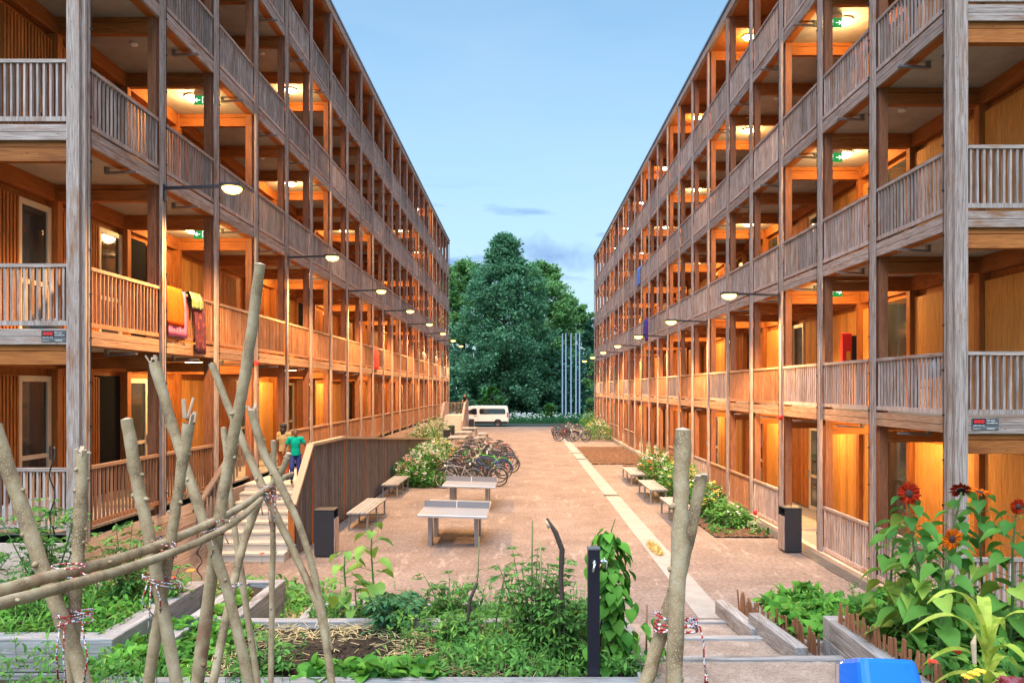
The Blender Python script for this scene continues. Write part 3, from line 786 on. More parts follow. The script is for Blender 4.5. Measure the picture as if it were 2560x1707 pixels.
# ------------------------------------------------------------------ cloths and small things on the galleries
def cloth(name, label, cat, x, y0, y1, ztop_, drop, mat, group=None, back=.25, sg=-1, wav=.022, seed=1):
    rr = random.Random(seed); m = MB(); n = 14; prof = [(-.07*sg*-1, -back)]  # drape over the handrail: inside edge, top, outside edge
    s = -sg
    col = []
    for i in range(n + 1):
        y = y0 + (y1 - y0) * i / n; ph = rr.uniform(0, 1); wv = wav * sin(i*1.7 + seed) + rr.uniform(-.004, .004)
        pts = [(x - s*.075, y, ztop_ - back), (x - s*.05, y, ztop_ + .012), (x + s*.045, y, ztop_ + .014)]
        for k in range(1, 9): pts.append((x + s*(.058 + abs(wv)*min(k,4)*.5), y + wv*.5, ztop_ - drop*k/8 - (rr.uniform(0,.02) if k == 8 else 0)))
        col.append(pts)
    for i in range(n):
        for k in range(len(col[0]) - 1): m.face([col[i][k], col[i+1][k], col[i+1][k+1], col[i][k+1]])
    o = m.obj(name, mat, smooth=True)
    bm = bmesh.new(); bm.from_mesh(o.data); bmesh.ops.remove_doubles(bm, verts=bm.verts, dist=1e-5); bm.to_mesh(o.data); bm.free()
    md = o.modifiers.new('thick', 'SOLIDIFY'); md.thickness = .003
    return tag(o, label, cat, group)
b = BL['left']; xr = b['X'](.09); rt = b['RT'][1]; yk = b['Yk']
fab = lambda n_, c, **k: plain(n_, c, .9, noise=.18, nscale=7., spec=.15, **k)
def patterned(name, c1, c2, c3):
    m_, nt, b_ = newmat(name); L = nt.links; tc = N(nt, 'ShaderNodeTexCoord')
    mp = N(nt, 'ShaderNodeMapping'); mp.inputs['Rotation'].default_value = (.78, 0, 0); L.new(tc.outputs['Object'], mp.inputs[0])
    w_ = N(nt, 'ShaderNodeTexVoronoi', i_Scale=9.0); L.new(mp.outputs[0], w_.inputs['Vector'])
    cr = ramp(nt, [(.12, c3), (.3, c1), (.6, c2)]); L.new(w_.outputs['Distance'], cr.inputs[0]); L.new(cr.outputs[0], b_.inputs['Base Color']); b_.inputs['Roughness'].default_value = .95
    return m_
cloth('towel', 'pink towel hanging under the orange towel on the first gallery railing', 'towel', xr, yk(1) + .06, yk(1) + .86, rt + .004, .88, fab('pink_cloth', (.62,.16,.30)), seed=2)
cloth('towel', 'bright orange towel draped over the pink one on the railing', 'towel', xr + .022, yk(1) + .03, yk(1) + .68, rt + .03, .70, fab('orange_cloth', (.66,.085,.006)), back=.2, seed=3)
cloth('blanket', 'long maroon patterned blanket hanging from the first gallery railing', 'blanket', xr, yk(1) + 1.22, yk(1) + 1.74, rt + .004, 1.15, patterned('maroon_pattern', (.20,.03,.04), (.10,.02,.035), (.42,.07,.05)), wav=.03, seed=4)
cloth('blanket', 'green and beige blanket bunched on top of the maroon one', 'blanket', xr + .026, yk(1) + 1.0, yk(1) + 1.52, rt + .035, .30, patterned('green_cloth', (.13,.24,.03), (.30,.25,.15), (.08,.18,.02)), wav=.03, seed=5)
cloth('towel', 'red cloth hanging from the first gallery railing of the raised building', 'cloth', xr, yk(9) + .08, yk(9) + 1.0, rt + .004, 1.0, fab('red_cloth', (.72,.03,.02)), seed=6)
b2 = BL['right']; xr2 = b2['X'](.09)
cloth('towel', 'blue towel on the third gallery railing of the grating-side building', 'towel', xr2, b2['Yk'](12) + .3, b2['Yk'](12) + 1.5, b2['RT'][3] + .004, 1.0, fab('blue_cloth', (.10,.22,.60)), sg=1, seed=7)
cloth('towel', 'purple towel on the second gallery railing of the grating-side building', 'towel', xr2, b2['Yk'](11) + .1, b2['Yk'](11) + 1.0, b2['RT'][2] + .004, 1.12, fab('purple_cloth', (.10,.03,.30)), sg=1, seed=8)
cloth('towel', 'dark blue towel beside the purple one on the second gallery', 'towel', xr2, b2['Yk'](11) + 1.05, b2['Yk'](11) + 1.6, b2['RT'][2] + .004, .8, fab('navy_cloth', (.06,.08,.22)), sg=1, seed=9)
def firebox(x, y, z, label, sg):
    o = empty('hose_cabinet', (x, y, z), label, 'fire cabinet', 'red fire cabinets')
    m = MB(); m.box(-.11, .11, -.02, .10, 0, .72); m.obj('cabinet', M['red'], o, bevel=.01)
    m = MB(); m.box(sg*.115, sg*.22, .0, .2, .03, .66); m.obj('side_box', M['black'], o)
    m = MB(); m.box(-.02, .07, -.026, -.021, .10, .30); m.obj('tag_plate', plain('tag_orange', (.75,.30,.02), .5) if 'tag_orange' not in bpy.data.materials else bpy.data.materials['tag_orange'], o)
p = P(2122, 903, 17.3); firebox(p.x, 17.4, b2['fl'][1] + .98, 'red fire cabinet with orange tag on the first gallery beside the white-lit bay', 1)
p = P(472, 716, 17.0); firebox(p.x, 17.1, b['fl'][1] + .52, 'small red fire cabinet behind the hanging blankets', -1)
# grey extinguisher-like fitting near the corner of the first gallery
o = empty('key_box', (7.42, 13.72, b2['fl'][1] + .62), 'small grey lantern-shaped box on a wall post of the first gallery', 'box')
m = MB(); m.lathe([(0,0), (.10,0), (.115,.05), (.115,.22), (.08,.30), (.05,.34), (0,.35)], n=14); m.obj('body', M['greymetal'], o, smooth=True)
m = MB(); m.box(-.13, .13, -.05, .09, .345, .40); m.obj('hood', M['black'], o)
for (side, k, i) in (('left', 3, 1), ('right', 3, 1)):
    q = BL[side]; m = MB(); m.ball((0,0,0), (.06,.06,.07), 12, 8)
    tag(m.obj('alarm_light', M['red'], smooth=True, loc=(q['X'](-.03), q['Yk'](k) - .21, q['RT'][1] - 1.24)), 'small red round alarm light under the first gallery edge of the %s' % ('raised building' if side == 'left' else 'grating-side building'), 'alarm light', 'red alarm lights')

# small things on the galleries
def pot(side, i, k, dy, a, label, r=.16, h=.26, leafy=True, mat=None):
    q = BL[side]; o = empty('plant_pot', (q['X'](a), q['Yk'](k) + dy, q['fl'][i] + .001), label, 'pot', 'pots on the galleries'); m = MB()
    m.lathe([(0,0), (r*.7,0), (r,h), (r*.92,h), (r*.88,h-.03), (0,h-.03)], n=14); m.obj('pot_body', mat or M['greymetal'], o, smooth=False)
    if leafy:
        m = MB(); rr = random.Random(k + i*7)
        for j in range(110):
            t = rr.random(); a_ = rr.uniform(0, 6.28); m.leaf((cos(a_)*.08*t, sin(a_)*.08*t, h + .75*t), Vector((cos(a_), sin(a_), .4)), (0,0,1), .22, .09, 'lance')
        m.obj('leaves', leafmat('pot_leaves', (.03,.10,.03), (.10,.24,.06)) if 'pot_leaves' not in bpy.data.materials else bpy.data.materials['pot_leaves'], o)
pot('left', 2, 9, 1.2, .45, 'leafy plant in a pot on the second gallery of the raised building', h=.45)
pot('right', 2, 4, 1.0, 1.5, 'leafy potted plant against the wall on the second gallery, grating side', h=.35)
pot('left', 3, 2, .6, 1.55, 'leafy potted plant on the third gallery near the corner', h=.4)
for n, (k, dy) in enumerate(((16, .9), (19, .7))):
    q = BL['left']; o = empty('satellite_dish', (q['X'](.30), q['Yk'](k) + dy, q['RT'][1] + .02), 'small grey round dish standing above the first gallery railing, %s one' % ['nearer', 'farther'][n], 'dish', 'grey dishes behind the railing')
    m = MB(); m.lathe([(0,0), (.2,.03), (.34,.11), (.345,.115), (.2,.045), (0,.015)], n=20, axis='y'); d = m.obj('dish', M['greymetal'], o, smooth=True); d.location = (0, 0, .28); d.rotation_euler = (.3, 0, .3)
    m = MB(); m.tube([(0,.05,-.98), (0,.05,.28)], .02, 6); m.obj('mast', M['steel'], o)
def chair(side, i, k, dy, a, rz, label):
    q = BL[side]; o = empty('chair', (q['X'](a), q['Yk'](k) + dy, q['fl'][i] + .001), label, 'chair', 'chairs on the galleries', rz)
    m = MB(); m.box(-.22,.22,-.21,.21,.43,.455); m.obj('seat', M['in_x'], o)
    m = MB(); m.box(-.21,.21,.20,.225,.60,.88); m.obj('backrest', M['in_x'], o)
    for x in (-.19,.19):
        for y in (-.18,.205): m = MB(); m.box(x-.016, x+.016, y-.016, y+.016, 0, .43 if y < 0 else .60); m.obj('leg', M['black'], o)
chair('right', 1, 1, 1.2, 1.45, -1.4, 'wooden chair with black legs on the first gallery, grating-side corner')
chair('left', 2, 0, 1.1, 1.2, 2.0, 'wooden chair with black legs on the second gallery of the raised building')
chair('right', 2, 6, .9, 1.4, -1.8, 'wooden chair with black legs on the second gallery, grating side, mid-row')
q = BL['left']; m = MB(); m.ball((0,0,0), (.26,.16,.09), 14, 8); m.ball((.16,.0,.03), (.13,.12,.07), 10, 7)
tag(m.obj('cloth_bundle', fab('grey_cloth', (.42,.42,.46)), smooth=True, loc=(-7.28, q['Yk'](0) + .02, q['fl'][1] + .075)), 'pale grey cloth bundle lying behind the corner railing of first gallery', 'cloth')
for n, (x, y, z, c) in enumerate(((1.35,-.02,0,0),(1.62,.0,0,1),(1.45,.01,.32,2))):
    o = MB(); o.box(-.13,.13,-.16,.16,0,.30); xx = q['X'](1.62); 
    t = empty('carton', (xx, q['Yk'](0) + .55 + .36*n, q['fl'][0] + .001), 'white carton with red tape on the raised ground floor by the corner, %s of three' % ['nearest', 'middle', 'farthest'][n], 'carton', 'white cartons by the corner')
    o.obj('box_body', M['white'], t, bevel=.006); m = MB(); m.box(-.132,.132,-.025,.025,.05,.302); m.obj('tape', M['red'], t)
# ================================================================== bicycles
RIM = plain('rim_metal', (.26,.26,.27), .35, metal=.8); TYRE = M['rubber']
FR = [plain('bike_' + n_, c, .35, metal=.2) for n_, c in (('black', (.015,.015,.017)), ('blue', (.02,.05,.28)), ('silver', (.25,.26,.28)), ('green', (.04,.42,.06)), ('red', (.42,.02,.02)), ('navy', (.02,.03,.10)), ('white', (.45,.45,.43)), ('maroon', (.18,.02,.02)), ('teal', (.02,.18,.17)), ('orange', (.55,.14,.02)))]
FN = ['black','blue','silver','green','red','navy blue','white','maroon','teal','orange']
def make_bike():
    o = empty('bicycle', (0,0,0)); r = .34
    m = MB(); bb = (-.05, 0, .29); st_ = (-.22, 0, .80); hd = (.42, 0, .84); hd2 = (.46, 0, .66); ra = (-.52, 0, r); fa = (.55, 0, r)
    for a, b_, q in ((bb, hd2, .021), (bb, st_, .018), ((-.20,0,.74), hd, .018), (hd, hd2, .021), (st_, (-.235,0,.90), .013)): m.tube([a, b_], q, 7)
    for s in (-1, 1):
        m.tube([(ra[0], s*.06, r), (-.06, s*.03, .29)], .011, 5); m.tube([(ra[0], s*.06, r), (-.20, s*.02, .72)], .010, 5); m.tube([(fa[0], s*.05, r), (.475, s*.04, .62), (.46, 0, .66)], .012, 5)
    m.obj('frame', FR[0], o, smooth=True)
    for x in (ra[0], fa[0]):
        w_ = MB(); w_.torus((x, 0, r), r - .018, .019, 28, 6, 'y'); wh = w_.obj('wheel', TYRE, o, smooth=True)
        q = MB(); q.torus((x, 0, r), r - .042, .011, 28, 4, 'y'); q.lathe([(.0, -.04), (.022, -.04), (.022, .04), (0, .04)], (x, 0, r), 8, axis='y')
        for k in range(14):
            t = 2*pi*k/14; s = .02 * (1 if k % 2 else -1); q.tube([(x + .02*cos(t), s, r + .02*sin(t)), (x + (r-.045)*cos(t + .25), 0, r + (r-.045)*sin(t + .25))], .0022, 3, cap=False)
        q.obj('rim', RIM, wh)
        g_ = MB(); g_.torus((x, 0, r), r + .022, .016, 14, 4, 'y', a0=radians(15 if x < 0 else 40), a1=radians(185 if x < 0 else 165)); g_.obj('mudguard', RIM if x < 0 else M['black'], o, smooth=True)
    m = MB(); m.tube([(.425, 0, .84), (.40, 0, .98)], .013, 6); m.tube([(.26, -.28, 1.02), (.36, -.2, 1.03), (.41, -.05, .98), (.41, .05, .98), (.36, .2, 1.03), (.26, .28, 1.02)], .012, 6); m.obj('handlebar', M['steel'], o, smooth=True)
    m = MB(); m.tube([(.30, -.26, 1.025), (.20, -.30, 1.01)], .018, 6); m.tube([(.30, .26, 1.025), (.20, .30, 1.01)], .018, 6); m.obj('grips', M['black'], o)
    m = MB(); m.ball((-.26, 0, .925), (.13, .075, .035), 10, 6); m.ball((-.15, 0, .925), (.10, .03, .025), 8, 5); m.obj('saddle', M['black'], o, smooth=True)
    m = MB(); m.lathe([(0,-.035), (.085,-.035), (.085,-.028), (0,-.028)], (bb[0], 0, bb[2]), 16, axis='y'); m.beam((bb[0], -.05, bb[2]), (bb[0] + .12, -.05, bb[2] - .12), .012, .02); m.beam((bb[0], .05, bb[2]), (bb[0] - .12, .05, bb[2] + .12), .012, .02)
    m.box(bb[0] + .09, bb[0] + .16, -.14, -.06, bb[2] - .135, bb[2] - .115); m.box(bb[0] - .16, bb[0] - .09, .06, .14, bb[2] + .115, bb[2] + .135); m.obj('crankset', M['greymetal'], o)
    m = MB()
    for s in (-.06, 0, .06): m.tube([(-.75, s, .74), (-.28, s, .74)], .007, 5)
    for s in (-1, 1): m.tube([(-.66, s*.06, .74), (ra[0], s*.065, r)], .006, 5)
    m.obj('luggage_rack', M['black'], o)
    m = MB(); m.lathe([(0,-.03), (.035,-.02), (.045,.03), (0,.035)], (.50, 0, .80), 10, axis='x'); m.obj('headlight', M['white'], o)
    m = MB(); m.ball((-.80, 0, .70), (.02, .035, .03), 8, 5); m.obj('reflector', M['red'], o)
    return o
proto = make_bike(); first = [True]
bskt = MB()
for k in range(8):
    t = 2*pi*k/8
for zz in (0, .07, .14, .22): bskt.torus((.60, 0, .78 + zz), .13 + zz*.12, .006, 14, 4, 'z')
for k in range(14):
    t = 2*pi*k/14; bskt.tube([(.60 + .13*cos(t), .13*sin(t), .78), (.60 + .157*cos(t), .157*sin(t), 1.0)], .004, 3)
bo = bskt.obj('basket', M['black']); BASK = bo.data; bpy.data.objects.remove(bo)
def place_bike(x, y, rz, ci, label, group, lean=0., sc=1., basket=False):
    o = proto if first[0] else dup(proto); first[0] = False
    o.location = (x, y, 0); o.rotation_euler = (lean, 0, rz); o.scale = (sc,)*3
    tag(o, label, 'bicycle', group)
    for c in o.children:
        if c.name.startswith('frame') or (c.name.startswith('mudguard') and ci in (3, 4, 1)):
            c.material_slots[0].link = 'OBJECT'; c.material_slots[0].material = FR[ci]
    if basket:
        k = bpy.data.objects.new('basket', BASK); COL.objects.link(k); k.parent = o
cols = [2, 0, 5, 0, 0, 1, 7, 3, 0, 5, 0, 0, 3, 2, 0, 5, 0, 0, 2, 8, 0, 4, 2]
for n in range(22):
    y = 26.95 + n*.575
    if n == 0: x, rz = -2.28, pi
    elif n % 2: x, rz = -1.25 + (.15 if 7 < n < 14 else -.15) + R.uniform(-.12, .12), pi
    else: x, rz = -2.35 + R.uniform(-.12, .12), 0
    lab = '%s bicycle in the bike row before the rose bushes, %s from the near end' % (FN[cols[n]], ORD[n])
    place_bike(x, y, rz + R.uniform(-.13, .13), cols[n], lab, 'bicycles parked before the rose bushes', R.uniform(-.12, .12), R.uniform(.95, 1.04), n % 5 == 2)
cols2 = [6, 0, 2, 4, 0, 1, 0, 3, 7, 0, 2, 5]
for n in range(12):
    y = 50.6 + n*.6
    lab = '%s bicycle in the far row beside the paved strip, %s from near' % (FN[cols2[n]], ORD[n])
    place_bike(3.7 - (.75 if n % 2 else 0) + R.uniform(-.15, .15), y, (0 if n % 2 else pi) + R.uniform(-.2, .2), cols2[n], lab, 'bicycles parked in the far row', R.uniform(-.12, .12), R.uniform(.95, 1.04), n % 4 == 1)
for (x0, y0, y1, g_) in ((-1.8, 27, 39, 'near'), (3.35, 50.6, 57.2, 'far')):
    o = empty('bike_rack', (x0, (y0+y1)/2, 0), 'low steel bike rack under the %s row of bicycles' % g_, 'bike rack', 'bike racks')
    m = MB(); m.beam((0, (y0-y1)/2, .05), (0, (y1-y0)/2, .05), .05, .05); m.obj('base_rail', M['steel'], o)
    m = MB(); y = (y0 - y1)/2
    while y < (y1-y0)/2: m = MB(); m.tube([(-.25, y, .05), (-.25, y, .40), (.25, y, .40), (.25, y, .05)], .012, 5); m.obj('hoop', M['steel'], o); y += .575

# ================================================================== people
SKIN = [plain('skin_%d' % i, c, .55, spec=.3) for i, c in enumerate(((.16,.075,.045), (.42,.22,.14), (.13,.06,.038)))]
def fuse(mb, name, mats, parent, vox=.011, sm=4):
    o = mb.obj(name, mats, parent, smooth=True)
    r = o.modifiers.new('join', 'REMESH'); r.mode = 'VOXEL'; r.voxel_size = vox; r.use_smooth_shade = True
    s = o.modifiers.new('soft', 'SMOOTH'); s.factor = .5; s.iterations = sm
    return o
def person(label, loc, rz, h, skin, shirt, pants, hair, joints=None, hairlen=0, group='people on the stairs and galleries', shoes=None):
    o = empty('person', loc, label, 'person', group, rz); k = h / 1.70
    J = dict(pelvis=(0,0,.92), waist=(0,.0,1.06), chest=(0,.005,1.26), neck=(0,.0,1.42), head=(0,-.015,1.575),
             shL=(-.175,0,1.38), elL=(-.215,.02,1.11), wrL=(-.225,-.05,.87), shR=(.175,0,1.38), elR=(.215,.02,1.11), wrR=(.225,-.05,.87),
             hiL=(-.09,0,.88), knL=(-.10,-.015,.49), anL=(-.105,.02,.09), hiR=(.09,0,.88), knR=(.10,-.015,.49), anR=(.105,.02,.09))
    J.update(joints or {}); J = {a: Vector(b) * k for a, b in J.items()}
    S = lambda *r: [q * k for q in r]
    def limb(m, a, b_, c, r, mid=None): m.tube([J[a], (J[a]*.5 + J[b_]*.5), J[b_], (J[b_]*.6 + J[c]*.4), J[c]], S(*r), 10)
    def torso(m, g_):
        m.tube([J['pelvis'] - Vector((0,0,.06*k)), J['pelvis'], J['waist'], J['chest'], J['chest']*.4 + J['neck']*.6, J['neck']], S(.11+g_, .145+g_, .125+g_, .15+g_, .12+g_, .062+g_), 14)
        for s in ('L', 'R'): m.tube([J['chest']*.3 + J['neck']*.7, J['sh'+s]], S(.08+g_, .066+g_), 10); m.ball(J['sh'+s], (.068+g_)*k, 10, 7)
    m = MB(); torso(m, -.008); m.tube([J['neck'] - Vector((0,0,.05*k)), J['neck'], J['head']], S(.06, .052, .055), 10)
    hd = J['head']; m.ball(hd, (.077*k, .095*k, .112*k), 16, 12); m.ball(hd + Vector((0,-.035,-.06))*k, (.052*k, .055*k, .052*k), 10, 8)
    m.tube([hd + Vector((0,-.085,.015))*k, hd + Vector((0,-.115,-.03))*k], S(.010, .017), 7)                    # nose
    for s in (-1, 1): m.ball(hd + Vector((s*.078, .008, -.01))*k, (.012*k, .022*k, .032*k), 8, 6)              # ears
    m.tube([hd + Vector((-.025,-.092,-.062))*k, hd + Vector((.025,-.092,-.062))*k], S(.010,.010), 6)            # mouth
    for s in ('L', 'R'):
        limb(m, 'sh'+s, 'el'+s, 'wr'+s, (.052,.047,.040,.042,.028)); limb(m, 'hi'+s, 'kn'+s, 'an'+s, (.085,.075,.055,.058,.038))
        w_ = J['wr'+s]; d = (J['wr'+s] - J['el'+s]).normalized(); sx = 1 if s == 'R' else -1
        sd = Vector((0,-1,0)); sd = (sd - d*sd.dot(d)).normalized(); nn = d.cross(sd)*sx
        m.tube([w_, w_ + d*.045*k, w_ + d*.085*k], S(.030,.036,.034), 8)
        for f, (off, ln) in enumerate(((-.027,.070), (-.009,.080), (.009,.075), (.026,.058))):
            b0 = w_ + d*.08*k + sd*off*k; m.tube([b0, b0 + (d*.55*ln + nn*.008)*k, b0 + (d*ln*.9 + nn*.028)*k], S(.0095,.009,.0075), 6)
        t0 = w_ + d*.03*k + sd*.03*k; m.tube([t0, t0 + (d*.025 + sd*.028)*k, t0 + (d*.055 + sd*.036)*k], S(.012,.011,.009), 6)
        a = J['an'+s]; m.tube([a + Vector((0,.05,-.055))*k, a + Vector((0,-.05,-.058))*k, a + Vector((0,-.15,-.068))*k], S(.036,.042,.028), 8)
    fuse(m, 'body', skin, o, .0085*max(k, .8), 3)
    if shirt:
        m = MB(); torso(m, .012)
        for s in ('L', 'R'): m.tube([J['sh'+s], J['sh'+s]*.35 + J['el'+s]*.65], S(.066,.064), 10)
        m.tube([J['pelvis'] - Vector((0,0,.05*k)), J['waist']], S(.165,.145), 14)
        fuse(m, 'shirt', shirt, o, .012*max(k,.8), 3)
    m = MB(); m.ball(J['pelvis'], (.158*k, .118*k, .12*k), 14, 9); m.tube([J['pelvis'], J['waist']*.7 + J['pelvis']*.3], S(.15,.135), 14)
    for s in ('L', 'R'): m.tube([J['hi'+s] + Vector((0,0,.03*k)), J['hi'+s]*.5 + J['kn'+s]*.5, J['kn'+s], J['kn'+s]*.6 + J['an'+s]*.4, J['an'+s] + Vector((0,0,.02*k))], S(.10,.087,.068,.07,.058), 10)
    fuse(m, 'trousers', pants, o, .012*max(k,.8), 3)
    m = MB(); m.ball(hd + Vector((0,.016,.028))*k, (.084*k, .098*k, .098*k), 14, 10)
    if hairlen:
        m.tube([hd + Vector((0,.05,.03))*k, hd + Vector((0,.085,-.08))*k, hd + Vector((0,.075,-.08 - hairlen))*k], S(.085,.085,.05), 10); m.ball(hd + Vector((0,.06,.07))*k, (.11*k,.10*k,.09*k), 12, 8)
    fuse(m, 'hair', hair, o, .011, 3)
    for s in ('L', 'R'):
        m = MB(); a = J['an'+s]; m.tube([a + Vector((0,.06,-.055))*k, a + Vector((0,-.05,-.055))*k, a + Vector((0,-.165,-.066))*k], S(.042,.048,.034), 9); fuse(m, 'shoe', shoes or M['black'], o, .012, 2)
    for s in (-1, 1):
        m = MB(); m.ball(hd + Vector((s*.030,-.088,.012))*k, (.013*k,.008*k,.008*k), 8, 6); m.obj('eye', M['black'], o, smooth=True)
    return o
HAIR = plain('dark_hair', (.012,.009,.008), .6)
person('child in teal T-shirt and blue trousers stepping onto the stair landing', (-5.26, 17.55, 1.352), .35, 1.26, SKIN[0], fab('teal_shirt', (.0,.30,.22)), fab('blue_trousers', (.035,.05,.20)), HAIR,
       dict(elL=(-.30,.03,1.15), wrL=(-.36,-.10,.98), elR=(.31,.02,1.17), wrR=(.42,-.08,1.05), knL=(-.11,-.14,.50), anL=(-.11,.02,.12), anR=(.105,.06,.09)), .0)
person('person with long dark hair, cream top and rust trousers behind the child', (-5.74, 18.25, 1.352), 2.9, 1.34, SKIN[2], fab('cream_top', (.33,.25,.13)), fab('rust_trousers', (.30,.07,.03)), HAIR, dict(anR=(.105,-.10,.10), knR=(.10,-.10,.5)), .18)
person('man in black T-shirt leaning on the far platform railing by the van', (-4.95, 66.45, 1.36), -.5, 1.78, SKIN[1], fab('black_shirt', (.02,.02,.025)), fab('dark_trousers', (.03,.03,.045)), HAIR,
       dict(chest=(0,-.10,1.25), neck=(0,-.17,1.40), head=(0,-.25,1.52), waist=(0,-.03,1.06), shL=(-.18,-.15,1.36), shR=(.18,-.15,1.36), elL=(-.22,-.27,1.10), wrL=(-.10,-.46,1.02), elR=(.22,-.27,1.10), wrR=(.10,-.46,1.02)))
bb = BL['right']
person('person in a red top leaning out over the second gallery railing', (bb['X'](.42), bb['Yk'](16) + 1.2, bb['fl'][2]), -1.57, 1.72, SKIN[1], fab('red_top', (.55,.03,.04)), M['black'], HAIR,
       dict(chest=(0,-.12,1.25), neck=(0,-.22,1.38), head=(0,-.32,1.48), waist=(0,-.04,1.06), shL=(-.18,-.2,1.34), shR=(.18,-.2,1.34), elL=(-.22,-.34,1.12), wrL=(-.14,-.44,1.03), elR=(.22,-.34,1.12), wrR=(.14,-.44,1.03)))
bb = BL['left']
person('person in dark clothes standing on the raised ground floor near the far platform', (bb['X'](.55), bb['Yk'](20) + 1.3, bb['fl'][0]), 1.9, 1.74, SKIN[0], fab('dark_top', (.03,.03,.05)), M['black'], HAIR)

# ================================================================== white van
def van(loc):
    o = empty('van', loc, 'white passenger van with dark tinted windows parked across the courtyard end', 'van')
    Lh, Wd = 2.54, .95
    # side outline (x: rear +, front -), lower to upper
    base = .32
    prof = [(2.50,.36), (2.54,.55), (2.545,1.0), (2.51,1.45), (2.44,1.85), (2.36,1.93), (2.1,1.955), (0,1.965), (-.95,1.945), (-1.25,1.87), (-1.55,1.62), (-1.86,1.24), (-2.2,1.06), (-2.42,.93), (-2.52,.72), (-2.54,.45), (-2.48,.33)]
    m = MB(); secs = []
    n = len(prof); cx, cz = 0.3, 1.0
    for (y, sx, dz) in ((-Wd, .965, -.05), (-Wd + .04, .992, -.012), (-Wd + .12, 1., 0), (Wd - .12, 1., 0), (Wd - .04, .992, -.012), (Wd, .965, -.05)):
        secs.append([(x*sx if abs(x) > 1 else x, y + (.085*max(0,(z - 1.05))/.9 if y < 0 else -.085*max(0,(z-1.05))/.9), z + (dz if z > 1.2 else 0)) for x, z in prof])
    for a, b_ in zip(secs, secs[1:]):
        for i in range(n): 
            j = (i + 1) % n; m.face([a[i], a[j], b_[j], b_[i]])
    m.face(list(reversed(secs[0]))); m.face(secs[-1])
    m.obj('body', plain('van_white', (.74,.72,.68), .25, coat=.6), o)
    WG = plain('van_glass', (.012,.016,.022), .05, spec=1.)
    def side_poly(pts, name, mat, off=.004, par=o):
        for s in (-1, 1):
            q = MB(); ff = [(x, s*(Wd + off - .085*max(0, z - 1.05)/.9 - (.0)), z) for x, z in pts]
            bk = [(x, s*(Wd - .02 - .085*max(0, z - 1.05)/.9), z) for x, z in pts]
            q.face(ff if s < 0 else list(reversed(ff)))
            for i in range(len(ff)):
                j = (i+1) % len(ff); q.face([ff[i], bk[i], bk[j], ff[j]])
            q.obj(name, mat, par)
    def rr(x0, x1, z0, z1, r=.07, sl=0.):
        return [(x0+r, z0), (x1-r, z0), (x1, z0+r), (x1-sl, z1-r), (x1-sl-r, z1), (x0+r, z1), (x0, z1-r), (x0, z0+r)]
    side_poly(rr(-.22, 2.25, 1.18, 1.68, .09, .04), 'rear_window', WG)
    side_poly([(-1.50, 1.20), (-.50, 1.13), (-.42, 1.2), (-.46, 1.62), (-.55, 1.70), (-.85, 1.68), (-1.18, 1.52)], 'front_window', WG)
    side_poly([(-2.3, .30), (2.42, .30), (2.46, .50), (-2.36, .50)], 'sill_trim', M['black'], .012)
    side_poly([(-.34,.55), (-.325,.55), (-.325,1.9), (-.34,1.9)], 'door_gap', M['black'], .003)
    side_poly([(.98,.55), (.99,.55), (.99,1.16), (.98,1.16)], 'door_gap', M['black'], .003)
    side_poly([(-.70,.98), (-.46,.98), (-.46,1.02), (-.70,1.02)], 'door_handle', M['black'], .02)
    side_poly([(2.36,.88), (2.50,.88), (2.47,1.35), (2.36,1.28)], 'tail_light', M['red'], .012)
    side_poly([(-2.42,.80), (-2.05,.88), (-1.98,1.0), (-2.3,.96)], 'headlight', M['glass'], .012)
    m = MB(); m.box(-1.42, -1.28, -Wd - .20, -Wd - .02, 1.18, 1.38); m.obj('mirror', M['black'], o, bevel=.02)
    for x in (-1.58, 1.52):
        for s in (-1, 1):
            w_ = MB(); y = s*(Wd - .10); w_.lathe([(.0,-.1), (.24,-.1), (.32,-.085), (.335,-.04), (.335,.04), (.32,.085), (.24,.1), (0,.1)], (x, y, .325), 26, axis='y'); wh = w_.obj('wheel', TYRE, o, smooth=False)
            q = MB(); q.lathe([(.0,s*.105), (.205,s*.104), (.225,s*.108)], (x, y, .325), 24, axis='y'); rm = q.obj('hubcap', RIM, wh)
            q = MB()
            for k in range(9):
                t = 2*pi*k/9; q.beam((x + .11*cos(t), y + s*.108, .325 + .11*sin(t)), (x + .19*cos(t), y + s*.108, .325 + .19*sin(t)), .006, .018)
            q.obj('slots', M['black'], wh)
            q = MB(); q.lathe([(0,s*.112), (.375,s*.112), (.375,s*.02)], (x, s*(Wd - .108), .335), 26, axis='y'); q.obj('wheel_arch', M['black'], o)
    return o
van((-3.90, 72.2, -.0))
